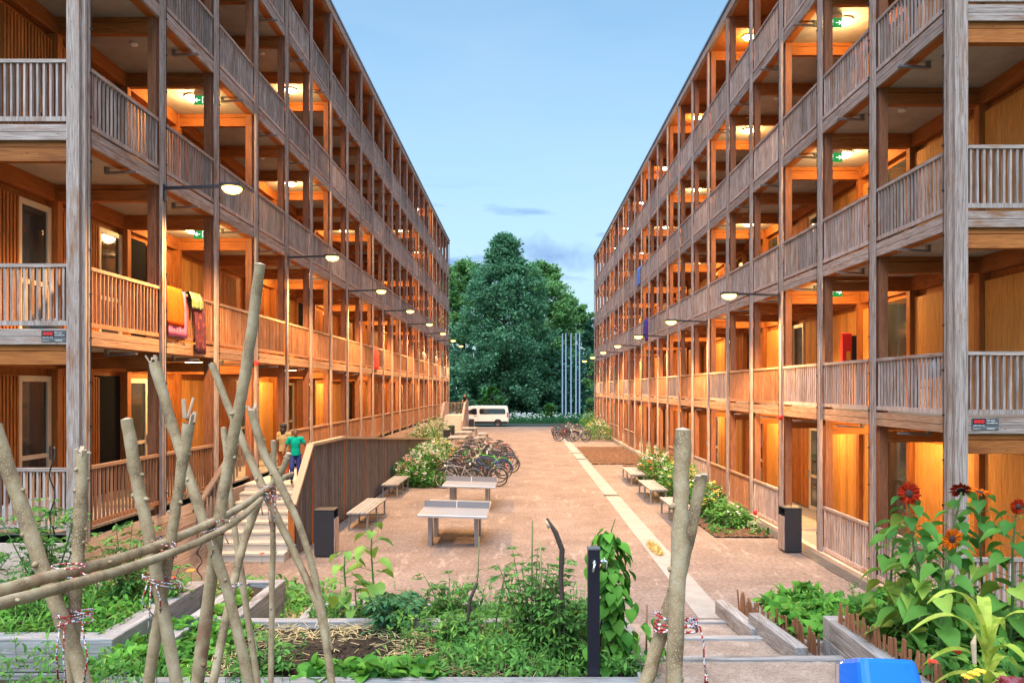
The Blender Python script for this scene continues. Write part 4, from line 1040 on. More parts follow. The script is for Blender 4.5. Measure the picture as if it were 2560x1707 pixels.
# ================================================================== trees beyond the courtyard
LF = {}
LF['tree'] = leafmat('dark_tree_leaves', (.05,.145,.08), (.20,.42,.23), .38)
LF['tree2'] = leafmat('green_tree_leaves', (.08,.20,.07), (.28,.50,.18), .38)
LF['tree3'] = leafmat('deep_tree_leaves', (.03,.10,.065), (.10,.26,.16), .35)
LF['bush'] = leafmat('bush_leaves', (.028,.11,.025), (.10,.27,.055), .28)
BARK = plain('bark', (.06,.045,.035), .9, noise=.3)
def itp(t, T=((0,.92),(.2,1.),(.5,.94),(.68,.82),(.78,.64),(.84,.36),(.90,.25),(.96,.20),(1.,.04))):
    for (a, va), (b, vb) in zip(T, T[1:]):
        if t <= b: return va + (vb - va)*(t - a)/(b - a)
    return .04
def tree(label, px, Y, ytop, hw, mat, n, shape, L=.55, seed=1, zb=.4, group='trees behind the flagpoles and van'):
    rr = random.Random(seed); x0 = (px - VX) * Y / F; zt = H - (ytop - VY) * Y / F; rad = hw * Y / F
    o = empty('tree', (x0, Y, 0), label, 'tree', group)
    t = MB(); t.tube([(0,0,-.1), (.1,0,zt*.35), (-.1,.1,zt*.7), (0,0,zt*.93)], [.045*rad+.2, .15+.03*rad, .12, .04], 8)
    for k in range(10):
        a = rr.uniform(0, 2*pi); z = zt*rr.uniform(.15,.75); q = rad*rr.uniform(.4,.75)
        t.tube([(0,0,z), (cos(a)*q*.5, sin(a)*q*.5, z + .12*q), (cos(a)*q, sin(a)*q, z + .35*q)], [.12,.08,.03], 5)
    t.obj('trunk', BARK, o)
    m = MB(); prof = {'cone': lambda t_: itp(t_), 'round': lambda t_: sqrt(max(.02, 1 - (2*t_ - 1.0)**2)) , 'ovoid': lambda t_: (max(.02, sin(pi*min(1, t_*.9 + .1))))**.55}[shape]
    nc = max(40, n // 95)
    for c in range(nc):
        t_ = rr.random()**.85; a = rr.uniform(0, 2*pi); wob = .82 + .3*sin(3*a + seed) * sin(5*t_ + seed) + rr.uniform(-.12,.12)
        q = rad * prof(t_) * wob * (rr.random()**.35 if rr.random() < .75 else rr.random())
        cc = Vector((cos(a)*q, sin(a)*q, zb + (zt - zb)*t_)); cr_ = rad * rr.uniform(.10,.22) * (.6 + .4*prof(t_))
        out = Vector((cos(a), sin(a), .25))
        for k in range(n // nc):
            v = Vector((rr.gauss(0,1), rr.gauss(0,1), rr.gauss(0,.7))); v = v.normalized() * cr_ * rr.random()**.5
            dd = (out + Vector((rr.gauss(0,.7), rr.gauss(0,.7), rr.gauss(-.1,.5)))).normalized()
            m.sprig(cc + v, dd, Vector((rr.gauss(0,.5), rr.gauss(0,.5), 1)), L*rr.uniform(.6,1.2), L*rr.uniform(.45,.8))
    m.obj('crown', mat, o)
tree('tall dark conical tree in the centre behind the white van', 1262, 96, 593, 138, LF['tree'], 46000, 'cone', .46, 3)
tree('broad green tree rising right behind the tall conical tree', 1350, 110, 662, 120, LF['tree2'], 30000, 'ovoid', .60, 5)
tree('bushy dark tree left of the conical tree, beside the raised building', 1158, 118, 655, 112, LF['tree2'], 20000, 'ovoid', .62, 7)
tree('mid green tree behind the flagpoles', 1428, 118, 742, 82, LF['tree2'], 15000, 'ovoid', .6, 9)
tree('dark tree at the far corner of the grating-side building', 1485, 108, 800, 62, LF['tree3'], 9000, 'ovoid', .55, 11)
tree('dark tree half hidden by the end of the raised building', 1085, 124, 695, 80, LF['tree3'], 8000, 'ovoid', .65, 13)
tree('dark tree hidden behind the end of the grating-side building', 1550, 124, 740, 80, LF['tree3'], 6000, 'ovoid', .65, 15)
tree('small pale green tree just right of the flagpoles', 1487, 84, 885, 36, LF['tree2'], 4500, 'cone', .36, 17)
tree('low bright green bush behind the van roof', 1232, 86, 968, 38, LF['bush'], 2200, 'round', .34, 19, .2)
tree('small bright green bush near the flagpole feet', 1372, 84, 1012, 18, LF['bush'], 900, 'round', .28, 21, .1)
# dark undergrowth under the trees
m = MB(); rr = random.Random(5)
for k in range(24000):
    x = rr.uniform(-26, 26); y = rr.uniform(97, 112); z = abs(rr.gauss(0, 3.2)) if rr.random() < .6 else rr.uniform(0, 9)
    m.sprig((x, y, min(z, 9)), Vector((rr.gauss(0,1), -1, rr.gauss(.3,.6))), rv(), rr.uniform(.4,.9), rr.uniform(.3,.6))
tag(m.obj('undergrowth', LF['tree3']), 'dark mass of undergrowth filling the wood under the trees', 'undergrowth', kind='stuff')
m = MB()
for k in range(26000):
    x = rr.uniform(-16, 14); y = 77.6 + 18*rr.random()**1.3
    m.sprig((x, y, 0), Vector((rr.gauss(0,.35), rr.gauss(0,.35), 1)), rv(), rr.uniform(.25,.75), .07)
tag(m.obj('meadow_grass', leafmat('meadow_blades', (.02,.10,.04), (.06,.20,.08), .3)), 'tall green meadow grass beyond the road', 'grass', kind='stuff')
m = MB()
for k in range(420):
    x = rr.uniform(-9, 9) if rr.random() < .75 else rr.uniform(-2, 2); y = 77.8 + 13*rr.random(); m.ball((x, y, rr.uniform(.35,.8)), (.07,.07,.05), 6, 3)
tag(m.obj('meadow_flowers', M['white']), 'scattered white umbel flowers in the meadow grass', 'wildflowers', kind='stuff')

# ================================================================== flowering bushes in the courtyard
PET = {'white': plain('white_petals', (.82,.81,.76), .7, var=.12), 'pink': plain('pink_petals', (.70,.36,.36), .7, var=.2), 'yellow': plain('yellow_petals', (.78,.68,.16), .7, var=.15), 'orange': plain('orange_petals', (.75,.28,.03), .7, var=.2)}
def rosebush(label, x, y, rx, ry, h, nl, nf, fl, seed, group='flowering bushes along the buildings', L=.13):
    rr = random.Random(seed); o = empty('flowering_bush', (x, y, .03), label, 'bush', group)
    m = MB(); s = MB(); tops = []
    for k in range(14):
        a = rr.uniform(0, 2*pi); q = sqrt(rr.random()); e = Vector((cos(a)*q*rx*.8, sin(a)*q*ry*.8, h*rr.uniform(.6,1.)*(1 - .45*q*q)))
        s.tube([(e.x*.3, e.y*.3, 0), (e.x*.7, e.y*.7, e.z*.6), tuple(e)], [.012,.009,.005], 4)
    for k in range(nl):
        a = rr.uniform(0, 2*pi); q = rr.random()**.45; zz = rr.random()**.8
        p = Vector((cos(a)*q*rx, sin(a)*q*ry, h*zz*(1 - .5*q*q) * (1 + .14*sin(5*a + seed))))
        m.leaf(p, Vector((cos(a), sin(a), .35)) + rv(.8), Vector((0,0,1)) + rv(.5), L*rr.uniform(.7,1.3), L*.55, 'lance')
    s.obj('stems', BARK, o); m.obj('foliage', LF['bush'], o)
    for c, frac in fl:
        f = MB()
        for k in range(int(nf*frac)):
            a = rr.uniform(0, 2*pi); q = rr.random()**.4; p = Vector((cos(a)*q*rx*.98, sin(a)*q*ry*.98, h*(1 - .5*q*q)*rr.uniform(.72,1.10)))
            for j in range(rr.randint(3, 6)):
                c_ = p + rv(.06)
                for z in range(5):
                    b_ = 2*pi*z/5 + rr.random(); f.sprig(c_, Vector((cos(b_), sin(b_), .55)), (0,0,1), .06, .055)
        f.obj('blossom', PET[c], o)
rosebush('bush of pink and white flowers at the near end of the bed', -4.15, 28.0, .75, .9, .95, 900, 40, (('pink', .6), ('white', .5)), 1)
rosebush('dense bush with large white flower heads beside the nearest bicycles', -3.95, 30.3, .85, 1.4, 1.25, 1700, 95, (('white', 1.), ('pink', .12)), 2)
rosebush('white flowering bush midway along the row of bicycles', -4.05, 33.2, .75, 1.5, 1.2, 1300, 80, (('white', 1.), ('yellow', .2)), 3)
rosebush('white flowering bush at the far end of the row of bicycles', -4.0, 36.8, .7, 1.7, 1.1, 1100, 70, (('white', .8), ('yellow', .5)), 4)
rosebush('low leafy bush under the pink flowers, beside the ping pong table', -3.45, 27.6, .65, .6, .55, 700, 8, (('white', 1.),), 5)
rosebush('white flowering bush against the plank base beyond the ramp', -5.6, 44.0, .9, 2.3, 1.6, 1100, 80, (('white', 1.),), 6)
rosebush('white flowering bush nearest the far stairs', -5.7, 50.5, .85, 2.6, 1.7, 900, 75, (('white', 1.),), 7)
rosebush('bush with yellow and cream roses beside the middle bench', 5.1, 24.6, .62, 1.5, 1.15, 1300, 46, (('white', .6), ('yellow', .5)), 8)
rosebush('bush with orange and cream roses next to the mulch bed', 5.05, 28.6, .65, 1.7, 1.25, 1200, 44, (('white', .7), ('orange', .3)), 9)
rosebush('yellow flowering bush behind the lashed poles', 5.1, 21.6, .6, 1.1, .9, 900, 20, (('yellow', .6), ('white', .4)), 10)
rosebush('low green shrub beside the single red flower', 5.35, 19.8, .5, .8, .5, 600, 3, (('white', 1.),), 12)
rosebush('white flowering bush beside the far row of bicycles', 5.2, 53.2, .95, 2.4, 1.35, 1300, 60, (('white', 1.), ('yellow', .5)), 13)
rosebush('tall green bush at the far corner of the grating-side building', 5.3, 60.5, .8, 1.5, 1.8, 900, 12, (('white', .6), ('pink', .5)), 14)
# single red flower in the mulch strip
o = empty('red_flower', (5.72, 18.75, .03), 'single red flower among pale leaves at the edge of the grating', 'flower'); m = MB(); m.tube([(0,0,0), (.01,0,.25), (.0,0,.42)], .008, 5); m.obj('stem', LF['bush'], o)
m = MB(); m.ball((0,0,.46), (.055,.055,.07), 10, 7); m.obj('bloom', M['red'], o, smooth=True)
m = MB()
for k in range(26): m.leaf((R.uniform(-.2,.2), R.uniform(-.2,.2), R.uniform(.02,.25)), rv() + Vector((0,0,.4)), (0,0,1), .12, .06)
m.obj('leaves', leafmat('pale_leaves', (.22,.30,.16), (.40,.48,.30)), o)
m = MB()
for k in range(900):
    y = R.uniform(18.2, 23); x = R.uniform(4.6, 5.95)
    if R.random() < .5 + .5*sin(x*5)*sin(y*2.3): m.leaf((x, y, .04), rv() + Vector((0,0,.8)), (0,0,1), R.uniform(.08,.2), .07)
tag(m.obj('ground_cover', LF['bush']), 'low patchy ground cover in the planted strip beside the grating', 'ground cover', kind='stuff')
# ================================================================== terraced garden in front
SOIL = ground_mat('dark_soil', (.028,.019,.013), (.055,.036,.024), (.10,.07,.045), 5, fine=22, bump=1.)
PATH = ground_mat('path_gravel', (.22,.16,.125), (.32,.245,.20), (.42,.335,.28), 2.2, fine=34, bump=.8)
LAWN = ground_mat('trampled_soil', (.05,.045,.02), (.10,.085,.045), (.17,.15,.09), 3, fine=25, bump=.8)
m = MB(); m.face([(-12, 11.2, -.03), (-12, -4, 1.80), (12, -4, 1.80), (12, 11.2, -.03)]); m.f[-1] = tuple(reversed(m.f[-1]))
m.face([(-12, 13.5, -.03), (-12, 11.2, -.03), (-6.7, 11.2, -.03), (-6.7, 13.5, -.03)])
struct(m.obj('garden_slope', LAWN))
# stepped path: gravel treads behind timber edges
edges = [(11.1, .15, 2.02, 3.12), (9.93, .30, 1.74, 3.18), (8.75, .45, 1.56, 3.78), (7.5, .60, 1.45, 3.66), (6.3, .75, 1.4, 3.66)]
for n, (y, z, x0, x1) in enumerate(edges):
    yn = edges[n+1][0] if n + 1 < len(edges) else -2.
    m = MB(); nx, ny = 22, 14; m2 = sheet(1.40, 3.7, yn - .05, y - .055, z - .03, nx, ny, .006, 20 + n)
    m2.box(1.40, 3.7, yn - .05, y - .055, z - .5, z - .05)
    struct(m2.obj('path', PATH))
    m = MB(); m.box(x0, x1, y - .07, y + .05, z - .17, z)
    tag(m.obj('timber_step', M['bed_x'], bevel=.008), 'grey timber edge of the %s' % ['lowest path step, at the courtyard', 'second path step up from the courtyard', 'wide third path step beside the blue bucket', 'path step behind the lashed poles, out at the frame edge', 'uppermost path step beside the viewpoint'][n], 'step edge', 'timber step edges of the garden path')
def bed(label, x0, x1, y0, y1, z, soil, zbot=None, sides='nflr', t=.16, group='grey timber raised beds', mat=SOIL):
    o = empty('raised_bed', ((x0+x1)/2, (y0+y1)/2, 0), label, 'raised bed', group); zbot = 0 if zbot is None else zbot
    zm = (z + zbot) / 2
    def brd(a, nm):
        m = MB(); 
        for (q0, q1) in ((zbot, zm - .004), (zm + .004, z)): m.box(a[0], a[1], a[2], a[3], q0, q1)
        child(m.obj(nm, M['bed_x'] if a[1]-a[0] > a[3]-a[2] else M['bed_y'], bevel=.009), o)
    if 'n' in sides: brd((x0, x1, y0, y0 + t), 'near_board')
    if 'f' in sides: brd((x0, x1, y1 - t, y1), 'far_board')
    if 'l' in sides: brd((x0, x0 + t, y0 + t + .002, y1 - t - .002), 'side_board')
    if 'r' in sides: brd((x1 - t, x1, y0 + t + .002, y1 - t - .002), 'side_board')
    m = sheet(x0 + t*.9, x1 - t*.9, y0 + t*.9, y1 - t*.9, soil, int((x1-x0)*9), int((y1-y0)*9), .022, int(x0*10))
    child(m.obj('soil', mat), o)
    return o
bed('long grey raised bed by the stilted building, beneath the tomato plants', -9.5, -4.57, 8.45, 11.0, .75, .66, .0, t=.26)
bed('narrow grey raised bed with lettuces, left of the straw path', -4.25, -3.59, 9.5, 11.5, .65, .56, .0)
bed('middle raised bed with young sunflowers, nearest the ping pong tables', -3.06, 1.3, 9.85, 11.1, .42, .35, .0, t=.13)
bed('front raised bed with straw mulch and the black tap post', -4.25, 1.33, 7.6, 9.74, .60, .51, .1, t=.15)
bed('low raised bed with squash plants between path and grating-side building', 3.3, 6.2, 9.4, 11.25, .40, .33, .0, t=.13)
bed('tall raised bed with sunflowers and corn beside the blue bucket', 3.68, 8.2, 5.0, 9.34, .75, .66, .25, t=.2)
for (a, b_, lab) in (((2.98, 11.5, .24), (3.10, 10.1, .24), 'sloping grey timber kerb at the foot of the path, by the paved strip'), ((3.14, 10.35, .38), (3.28, 8.95, .38), 'grey timber kerb of the path beside the lower picket edging')):
    m = MB(); m.beam(a, b_, .16, .22); tag(m.obj('timber_kerb', M['bed_y'], bevel=.008), lab, 'timber kerb', 'timber kerbs of the garden path')
# picket edgings
def pickets(a, b_, h, n, label, lean=.0):
    a, b_ = Vector(a), Vector(b_); o = MB(); rr = random.Random(n); d = (b_ - a).normalized()
    n = int(n*1.35)
    for k in range(n):
        p = a.lerp(b_, k/(n-1)); hh = h*rr.uniform(.8,1.1); tlt = Vector((rr.uniform(-.03,.03) + lean, 0, 0)) + d*rr.uniform(-.05,.03)
        o.beam(p - Vector((0,0,.05)), p + Vector((0,0,hh)) + tlt, .04, .016, up=(1,0,0))
    o.beam(a + Vector((.018,0,h*.35)), b_ + Vector((.018,0,h*.35)), .012, .03)
    tag(o.obj('picket_edging', M['picket']), label, 'picket edging', 'low brown picket edgings')
pickets((3.24, 11.4, .25), (3.30, 10.05, .28), .26, 15, 'brown picket edging at the courtyard end of the path')
pickets((3.36, 10.1, .36), (3.50, 9.0, .40), .25, 13, 'brown picket edging between squash bed and timber kerb')
pickets((3.76, 9.05, .72), (3.90, 7.05, .72), .25, 20, 'brown picket edging along the sunflower bed')
pickets((3.92, 6.75, .72), (4.0, 5.9, .72), .26, 8, 'brown picket edging in front of the corn and red nasturtiums')

# ------------------------------------------------------------------ hazel pole trellis
def barkmat():
    m, nt, b = newmat('hazel_bark'); L = nt.links
    v = coords(nt, (1,1,1)); n1 = N(nt, 'ShaderNodeTexNoise', i_Scale=9.0, i_Detail=6.0, i_Roughness=.65); L.new(v, n1.inputs['Vector'])
    cr = ramp(nt, [(.28, (.15,.088,.048)), (.48, (.37,.25,.135)), (.72, (.54,.41,.26))]); L.new(n1.outputs['Fac'], cr.inputs[0])
    vo = N(nt, 'ShaderNodeTexVoronoi', i_Scale=190.0); L.new(v, vo.inputs['Vector'])
    r2 = ramp(nt, [(.20, (1,1,1)), (.30, (0,0,0))]); L.new(vo.outputs['Distance'], r2.inputs[0])
    mx = N(nt, 'ShaderNodeMixRGB'); L.new(r2.outputs[0], mx.inputs[0]); L.new(cr.outputs[0], mx.inputs[1]); mx.inputs[2].default_value = (.54,.46,.34,1)
    n3 = N(nt, 'ShaderNodeTexNoise', i_Scale=5.0, i_Detail=4.0); L.new(v, n3.inputs['Vector'])
    r3 = ramp(nt, [(.62, (0,0,0)), (.70, (1,1,1))]); L.new(n3.outputs['Fac'], r3.inputs[0])
    m2 = N(nt, 'ShaderNodeMixRGB'); L.new(r3.outputs[0], m2.inputs[0]); L.new(mx.outputs[0], m2.inputs[1]); m2.inputs[2].default_value = (.30,.155,.09,1)
    L.new(m2.outputs[0], b.inputs['Base Color']); b.inputs['Roughness'].default_value = .8; b.inputs['Specular IOR Level'].default_value = .25
    bp = N(nt, 'ShaderNodeBump'); bp.inputs['Strength'].default_value = .7; bp.inputs['Distance'].default_value = .008; L.new(n1.outputs['Fac'], bp.inputs['Height']); L.new(bp.outputs[0], b.inputs['Normal'])
    return m
HAZEL = barkmat(); CUT = plain('fresh_cut_wood', (.58,.40,.26), .8, noise=.2, nscale=40)
TRG = 'lashed hazel poles of the bean trellis'
def pole(pts, rads, label, name='hazel_pole', group=TRG, cut=True, ragged=.0):
    pts = [Vector(p) for p in pts]; rr = random.Random(hash(label) % 1000 if False else len(label)*7 + int(abs(pts[0].x)*100))
    # resample with slight irregularity
    out, rad = [], []
    if group == TRG and name == 'hazel_pole': rads = [q*.82 for q in rads]
    if name == 'ridge_pole': rads = [q*.82 for q in rads]
    n = 22
    for k in range(n + 1):
        t = k/n*(len(pts)-1); i = min(int(t), len(pts)-2); f = t - i
        p0, p1, p2, p3 = pts[max(i-1,0)], pts[i], pts[i+1], pts[min(i+2,len(pts)-1)]
        q = .5*((2*p1) + (p2-p0)*f + (2*p0-5*p1+4*p2-p3)*f*f + (3*p1-p0-3*p2+p3)*f**3)
        r0 = rads[min(i, len(rads)-1)]; r1 = rads[min(i+1, len(rads)-1)]; r = r0 + (r1-r0)*f
        out.append(q + Vector((rr.gauss(0,.0012), 0, 0))); rad.append(r*rr.uniform(.975,1.03) * (1.10 if rr.random() < .08 else 1))
    o = empty(name, tuple(out[-1]), label, 'pole', group)
    m = MB(); m.tube(out, rad, 12, cap=False)
    for q in range(5):
        i_ = rr.randint(2, n - 2); a_ = rr.uniform(0, 6.28); dd = (out[i_+1] - out[i_]).normalized(); e1 = dd.orthogonal().normalized(); e = (e1*cos(a_) + dd.cross(e1)*sin(a_))
        ln = rad[i_]*rr.uniform(1.15, 1.6); m.tube([out[i_] + e*rad[i_]*.6, out[i_] + e*ln + dd*ln*.15], [rad[i_]*.5, rad[i_]*.26], 7)
    child(m.obj('bark', HAZEL, smooth=True), o)
    if cut:
        c = MB(); d = (out[0] - out[1]).normalized(); s1 = d.orthogonal().normalized(); s2 = d.cross(s1)
        cen = out[0] + d*.006; ring = [out[0] + (s1*cos(2*pi*j/12) + s2*sin(2*pi*j/12))*rad[0]*1.02 + d*rr.uniform(-.002, ragged) for j in range(12)]
        for j in range(12): c.face([ring[j], ring[(j+1) % 12], cen])
        for j in range(0, 12, 3):
            if ragged: c.beam(ring[j]*.75 + cen*.25 - d*.01, ring[j] + d*ragged*rr.uniform(.5,1.4) + s1*rr.gauss(0,.009), .016, .006)
        child(c.obj('cut_end', CUT), o)
    return o
def DP(lst): return [D(x, y, Y) for x, y, Y in lst]
pole(DP([(-14,975,2.35),(85,1270,2.37),(150,1440,2.36),(204,1600,2.34)]), [.026,.027,.028], 'thick hazel pole leaning in from the left edge, nearest of the trellis')
pole(DP([(190,1040,2.44),(176,1330,2.42),(160,1610,2.40)]), [.0215,.023,.024], 'upright hazel pole with a chopped flat top beside the leaning nearest pole', ragged=.01)
pole(DP([(290,962,2.95),(318,1120,2.97),(345,1245,2.97),(412,1600,2.95)]), [.026,.028,.028], 'hazel pole with clean sawn top leaning right at its foot')
pole(DP([(434,972,3.03),(412,1110,3.03),(392,1240,3.03),(335,1610,3.03)]), [.029,.024,.026,.026], 'hazel pole with a torn splintered top', ragged=.05)
pole(DP([(354,832,3.47),(400,990,3.48),(456,1165,3.46),(520,1350,3.44),(582,1610,3.42)]), [.030,.027,.028], 'long hazel pole with curled bark at its top, slanting down rightwards', ragged=.02)
pole(DP([(598,606,3.40),(568,830,3.46),(520,1090,3.50),(490,1290,3.50),(448,1620,3.50)]), [.029,.031,.032,.034], 'tallest thick hazel pole rising over the first gallery')
pole(DP([(486,835,4.22),(545,985,4.22),(606,1125,4.19),(690,1300,4.15),(738,1420,4.10),(768,1610,4.05)]), [.024,.024,.026,.024], 'hazel pole whose top shows left of the tallest pole')
pole(DP([(578,942,4.10),(606,1040,4.12),(645,1115,4.12),(705,1255,4.12),(758,1490,4.10)]), [.027,.026,.026,.022], 'hazel pole with brown broken tip ending beside the straw bed', ragged=.015)
pole(DP([(629,1012,4.26),(627,1200,4.24),(621,1610,4.2)]), [.020,.019,.020], 'thin straight greenish pole standing upright at the far end of the trellis')
pole(DP([(596,1145,4.3),(556,1260,4.2),(524,1400,4.1),(478,1620,4.0)]), [.028,.027,.028], 'hazel pole slanting down leftwards from the far crossing')
pole(DP([(513,982,4.45),(536,1190,4.4),(556,1330,4.35),(600,1620,4.3)]), [.02,.02,.022], 'thin pale pole mostly behind the tallest pole')
pole(DP([(664,1040,4.15),(645,1085,4.17),(610,1128,4.2),(560,1170,4.2)]), [.019,.022,.024], 'short forked stub at the far end of the ridge poles')
def ridge(lst, X): 
    out = []
    for x, y in lst:
        Y = X * F / (x*1.08844 - VX); out.append(D(x, y, Y))
    return out
pole(list(reversed(ridge([(-30,1368),(90,1330),(250,1290),(370,1250),(480,1202),(560,1160),(640,1103),(672,1088)], -1.42))), [.018,.020,.022,.022,.023,.023], 'upper ridge pole lying along the crossings of the trellis', 'ridge_pole')
pole(list(reversed(ridge([(-30,1394),(90,1362),(250,1318),(370,1278),(470,1238),(545,1195),(600,1145)], -1.36))), [.017,.018,.019,.020,.021], 'lower thinner ridge pole beneath the upper one', 'ridge_pole')
pole(DP([(1569,986,2.02),(1562,1200,2.02),(1553,1420,2.02),(1540,1700,2.02)]), [.0215,.0215,.0225], 'straight hazel pole standing in front of the courtyard, taller of the lashed pair', group='pair of lashed poles beside the path')
pole(DP([(1611,1098,2.10),(1578,1255,2.09),(1530,1420,2.08),(1455,1660,2.08)]), [.015,.0175,.020], 'slanting hazel pole crossing behind the straight one, shorter of the pair', group='pair of lashed poles beside the path', ragged=.006)
# twine lashings
def twine_mat():
    m, nt, b = newmat('twine'); L = nt.links; tc = N(nt, 'ShaderNodeTexCoord')
    w_ = N(nt, 'ShaderNodeTexNoise', i_Scale=75.0, i_Detail=1.0); L.new(tc.outputs['Object'], w_.inputs['Vector'])
    cr = ramp(nt, [(0,(.34,.03,.025)), (.44,(.60,.07,.05)), (.50,(.78,.72,.72)), (.60,(.14,.13,.19))]); cr.color_ramp.interpolation = 'CONSTANT'
    L.new(w_.outputs['Fac'], cr.inputs[0]); L.new(cr.outputs[0], b.inputs['Base Color']); b.inputs['Roughness'].default_value = .9
    return m
TW = twine_mat()
def twine(x, y, Y, wd, ht, loops, tails, label, r=.0026, seed=1):
    rr = random.Random(seed); c = D(x, y, Y); m = MB()
    for k in range(loops):
        pts = []; a0 = rr.uniform(0, 6); tl = rr.uniform(-.35,.35)
        for j in range(15):
            t = a0 + 2*pi*j/14; pts.append(c + Vector((wd*cos(t), (.035)*sin(t), ht*(k/(max(1,loops-1)) - .5) + tl*wd*cos(t))) )
        m.tube(pts, r, 5, cap=False)
    for k in range(tails):
        L_ = rr.uniform(.10,.26); s = rr.uniform(-1,1)*wd*.7
        m.tube([c + Vector((s, -.03, -ht*.3)), c + Vector((s + rr.uniform(-.03,.03), -.045, -ht*.3 - L_*.5)), c + Vector((s + rr.uniform(-.03,.03), -.03, -ht*.3 - L_))], [r, r, r*1.3], 5)
    tag(m.obj('twine', TW, smooth=True), label, 'twine', 'red and white twine lashings')
twine(158, 1318, 2.37, .05, .05, 3, 0, 'twine binding the ridge to the nearest crossing', seed=1)
twine(172, 1415, 2.36, .055, .02, 3, 3, 'tangled twine loops dangling under the nearest crossing', seed=2)
twine(375, 1262, 2.98, .05, .06, 3, 0, 'twine binding both ridge poles at the torn-topped pole', seed=3)
twine(372, 1333, 2.97, .075, .012, 2, 3, 'twine tied low between the sawn pole and the torn-topped pole', seed=4)
twine(488, 1215, 3.46, .05, .06, 3, 1, 'twine binding the ridge to the tallest pole', seed=5)
twine(520, 1195, 3.9, .03, .04, 2, 1, 'twine on the lower ridge right of the tallest pole', seed=6)
twine(620, 1128, 4.17, .06, .06, 4, 3, 'thick knot of twine at the far end crossing', seed=7)
twine(540, 1345, 4.05, .035, .012, 2, 1, 'twine round the poles low at the far end', seed=8)
twine(1553, 1432, 2.05, .058, .022, 4, 0, 'twine lashing the pair of poles beside the path', r=.0036, seed=9)
m = MB(); q = [D(1590,1425,2.02), D(1608,1440,2.02), D(1616,1475,2.02), D(1617,1520,2.03), D(1622,1548,2.03)]; m.tube(q, .0026, 6)
m.tube([q[-1], q[-1] - Vector((0,0,.025))], [.004,.006], 6); tag(m.obj('twine', TW, smooth=True), 'loose grey twine tail hanging from the lashed pair', 'twine', 'red and white twine lashings')

# ------------------------------------------------------------------ black tap post, stakes, bucket
o = empty('tap_post', (.72, 7.83, .5), 'black square tap post with chrome taps in the front bed', 'post'); m = MB()
m.box(.665, .785, 7.77, 7.89, .4, 1.885); child(m.obj('post', plain('post_black', (.012,.011,.02), .35), bevel=.006), o)
m = MB(); m.box(.66, .79, 7.765, 7.895, 1.886, 1.90); child(m.obj('cap', M['greymetal']), o)
for dx, dy, ax in ((0, -.06, 0), (.06, 0, 1)):
    m = MB(); c = Vector((.725 + dx, 7.83 + dy, 1.755)); e = Vector((0,-1,0)) if not ax else Vector((1,0,0))
    m.tube([c, c + e*.05], [.027,.016], 10); m.tube([c + e*.045, c + e*.075, c + e*.085 - Vector((.012,0,.035)), c + e*.085 - Vector((.02,0,.075))], [.014,.014,.012,.012], 8)
    m.tube([c + e*.05 + Vector((0,0,.0)), c + e*.05 + Vector((0,0,.035))], .008, 6); child(m.obj('tap', plain('chrome', (.75,.74,.75), .2, metal=.9) if 'chrome' not in bpy.data.materials else bpy.data.materials['chrome'], smooth=True), o)
STK = plain('dark_stick', (.055,.035,.028), .85, noise=.35, nscale=20); CANE = plain('bamboo_cane', (.30,.24,.10), .6, noise=.2, nscale=10); CANEG = plain('green_cane', (.13,.14,.05), .6, noise=.2, nscale=10)
def stick(pts, r, mat, label, name='plant_stake'):
    m = MB(); m.tube(DP(pts), r, 8); tag(m.obj(name, mat, smooth=True), label, 'stake', 'sticks and canes in the beds')
stick([(1256,1190,8.3),(1276,1222,8.3),(1291,1262,8.3),(1288,1330,8.3),(1296,1440,8.3),(1302,1520,8.3)], [.012,.028,.03,.026,.025,.024], STK, 'crooked dark branch with a pale broken tip among the tomatoes')
stick([(1254,1196,8.26),(1262,1212,8.26)], [.014,.018], CUT, 'pale split wood at the tip of the crooked branch', 'split_wood')
stick([(1223,1195,8.5),(1222,1300,8.5),(1220,1520,8.5)], .009, CANEG, 'tall thin green cane left of the crooked branch')
stick([(1241,1242,8.4),(1243,1330,8.4),(1244,1540,8.4)], .010, CANE, 'pale bamboo cane just left of the crooked branch')
stick([(1163,1296,9.0),(1148,1380,9.0),(1130,1480,9.0)], .011, CANEG, 'short leaning green cane at the left of the tomato clump')
stick([(1101,1232,9.0),(1098,1320,9.0),(1094,1345,9.0)], .007, CANEG, 'slim cane top stuck on the wavy dark branch')
stick([(1096,1338,8.9),(1080,1375,8.9),(1074,1430,8.9),(1070,1500,8.9)], [.018,.02,.017,.016], STK, 'wavy dark branch with an orange tip in the straw bed')
stick([(1486,1388,8.5),(1484,1520,8.5)], .011, plain('brown_stake', (.24,.12,.07), .8), 'short brown wooden stake right of the bean vine')
stick([(1410,1290,8.2),(1385,1340,8.2),(1378,1500,8.2)], .012, STK, 'dark twig inside the bean vine')
for n, (x, y0, y1, Y) in enumerate(((120,1026,1240,10.0),(365,1230,1310,10.2),(458,1240,1330,10.5))):
    m = MB(); pts = []
    for k in range(40):
        t = k/39; pts.append(D(x + 5*sin(t*14), y0 + (y1-y0)*t, Y) + Vector((0, .03*cos(t*14), 0)))
    m.tube(pts, .009, 6); tag(m.obj('spiral_stake', M['black'], smooth=True), 'dark wavy metal plant spiral, %s' % ['tallest one, among the left tomato plants', 'short one behind the sawn hazel pole', 'short one near the stair foot'][n], 'plant spiral', 'metal plant spirals')
o = empty('bucket', (3.2, 6.85, .60), 'bright blue plastic bucket lying beside the path', 'bucket')
BLUE = plain('blue_plastic', (.01,.16,.72), .3, coat=.3)
m = MB(); w0, w1, dd, h = .27, .24, .22, .42
